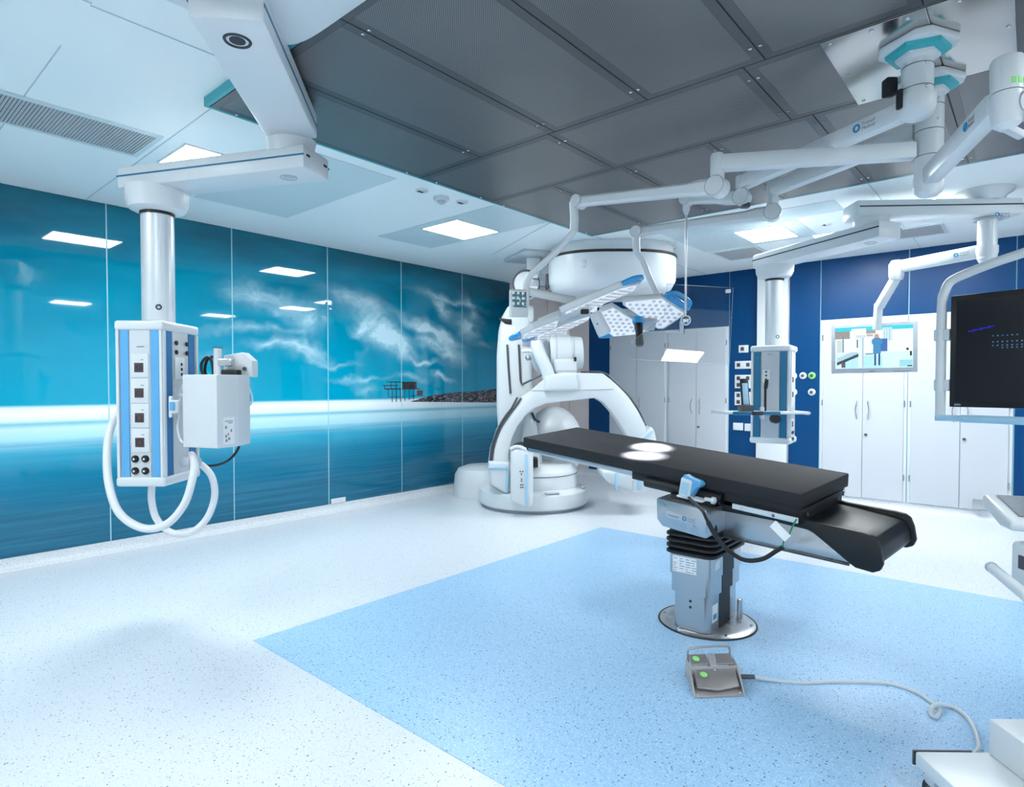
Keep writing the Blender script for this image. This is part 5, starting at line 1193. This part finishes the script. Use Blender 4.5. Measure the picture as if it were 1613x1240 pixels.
# ends of the C: tube housing on the left, detector on the right
slab([(768, 727), (803, 729), (805, 775), (796, 778), (774, 765)], 6.86, .4, name='tube_housing', bev=.03)
ob('blue_trim', MB().tube([P(x_, y_, 6.855) for x_, y_ in ((770, 737), (797, 737), (800, 744), (798, 776))], .018, 8, smooth=False), M['pale_blue'], ca)
pn0 = [(804, 711), (812, 707), (826, 708), (840, 716), (840, 796), (832, 801), (804, 790)]
tp = slab(pn0, 6.6, .26, name='operator_panel', bev=.03)
ob('blue_stripe', MB().beam(P(829, 716, 6.598), P(829.5, 798, 6.598), .02, .032, .004, up=GR), M['pale_blue'], tp)
ob('panel_lip', MB().tube([P(804, 708, 6.62), P(812, 704, 6.62), P(824, 706, 6.62), P(838, 717, 6.62)], .02, 10), M['white'], ca); ob('tube_gap', MB().ball(P(822, 703, 6.8), (.10, .1, .05), (GR, GF, ZZ)), M['black'], ca); ob('tube_gap', MB().box(P(843, 728, 6.95), (.06, .2, .10), (GR, GF, ZZ), .01), M['black'], ca)
for x_, y_ in ((819, 743), (823, 743), (821, 747), (821, 755), (821, 758), (820, 764), (823, 764), (820, 768), (823, 768)): ob('key', MB().box(P(x_ + .5, y_, 6.597), (.014, .006, .012), (GR, GF, ZZ)), M['ink'], tp)
slab([(1000, 704), (1026, 671), (1032, 680), (1036, 700), (1036, 760), (1020, 762), (1002, 745)], 6.9, .36, name='detector_arm', bev=.03)
ob('blue_stripe', MB().beam(P(1003, 698, 6.895), P(1028, 679, 6.895), .02, .03, .004, up=GF), M['pale_blue'], ca)
slab([(948, 742), (1030, 745), (1034, 768), (1010, 779), (960, 762), (950, 752)], 6.7, .45, name='detector', bev=.03)
for x0_ in (971, 1007): ob('blue_stripe', MB().beam(P(x0_, 745, 6.698), P(x0_, 772, 6.698), .02, .035, .004, up=GR), M['pale_blue'], ca)
ob('detector_seam', MB().beam(P(997, 757, 6.697), P(997, 773, 6.697), .01, .012, .002, up=GR), M['grey_plastic'], ca)

# oval ceiling cover and ceiling bracket behind the lights
oc = fl(P(962, 440, 7.0))
ov = thing('ceiling_cable_cover', 'large white oval cover with a black gasket hanging from the ceiling', 'ceiling cover', oc + ZZ * 2.6)
def oval(rx, ry, z): return [oc + GR * (rx * math.copysign(abs(math.cos(t)) ** .7, math.cos(t))) + GF * (ry * math.copysign(abs(math.sin(t)) ** .8, math.sin(t))) + ZZ * z for t in [2 * math.pi * i / 56 for i in range(56)]]
ob('shell', MB().loft([oval(.60, .50, 2.48), oval(.67, .56, 2.53), oval(.715, .60, 2.62), oval(.72, .61, 2.86)]), M['white'], ov)
ob('gasket', MB().loft([oval(.722, .612, 2.86), oval(.728, .618, 2.865), oval(.728, .618, 2.885), oval(.722, .612, 2.89)]), M['black'], ov)
ob('mount', MB().loft([oval(.69, .58, 2.89), oval(.69, .58, ZC - .001)]), M['white'], ov)
for x_ in (920, 1050): ob('clip', MB().box(P(x_, 415 if x_ < 1000 else 418, 6.35 if x_ < 1000 else 6.8), (.05, .04, .08), (GR, GF, ZZ), .006), M['white'], ov)
cb_ = thing('ceiling_bracket', 'white ceiling plate with steel rail and round motor beside the oval cover', 'ceiling bracket', fl(P(832, 445, 7.2)) + ZZ * 2.6)
q = P(840, 424, 7.25); q = fl(q)
ob('plate', MB().box(q + ZZ * (ZC - .02), (.5, .62, .038), (hz(GR + GF * .4), hz(GF - GR * .4), ZZ), .006), M['offwhite'], cb_)
ob('hanger', MB().box(q + ZZ * 2.87, (.16, .2, .25), (GR, GF, ZZ), .01), M['offwhite'], cb_)
ob('motor', MB().lathe([(.15, 0), (.16, .1), (.16, .9), (.13, 1)], P(829, 447, 7.1), P(829, 447, 7.1) + GF * .3, 28), M['white'], cb_); ob('motor_ring', MB().ring(P(829, 447, 7.1) - GF * .002, GF, .155, .012, 32, 6), M['dark_grey'], cb_)
ob('rail', MB().box(P(850, 443, 7.15), (.26, .12, .13), (GR, GF, ZZ), .01), M['steel_soft'], cb_); ob('rail_end', MB().box(P(862, 444, 7.1), (.04, .14, .17), (GR, GF, ZZ), .01), M['dark_grey'], cb_); ob('rail_box', MB().box(P(842, 435, 7.05), (.08, .05, .05), (GR, GF, ZZ), .006), M['white'], cb_)
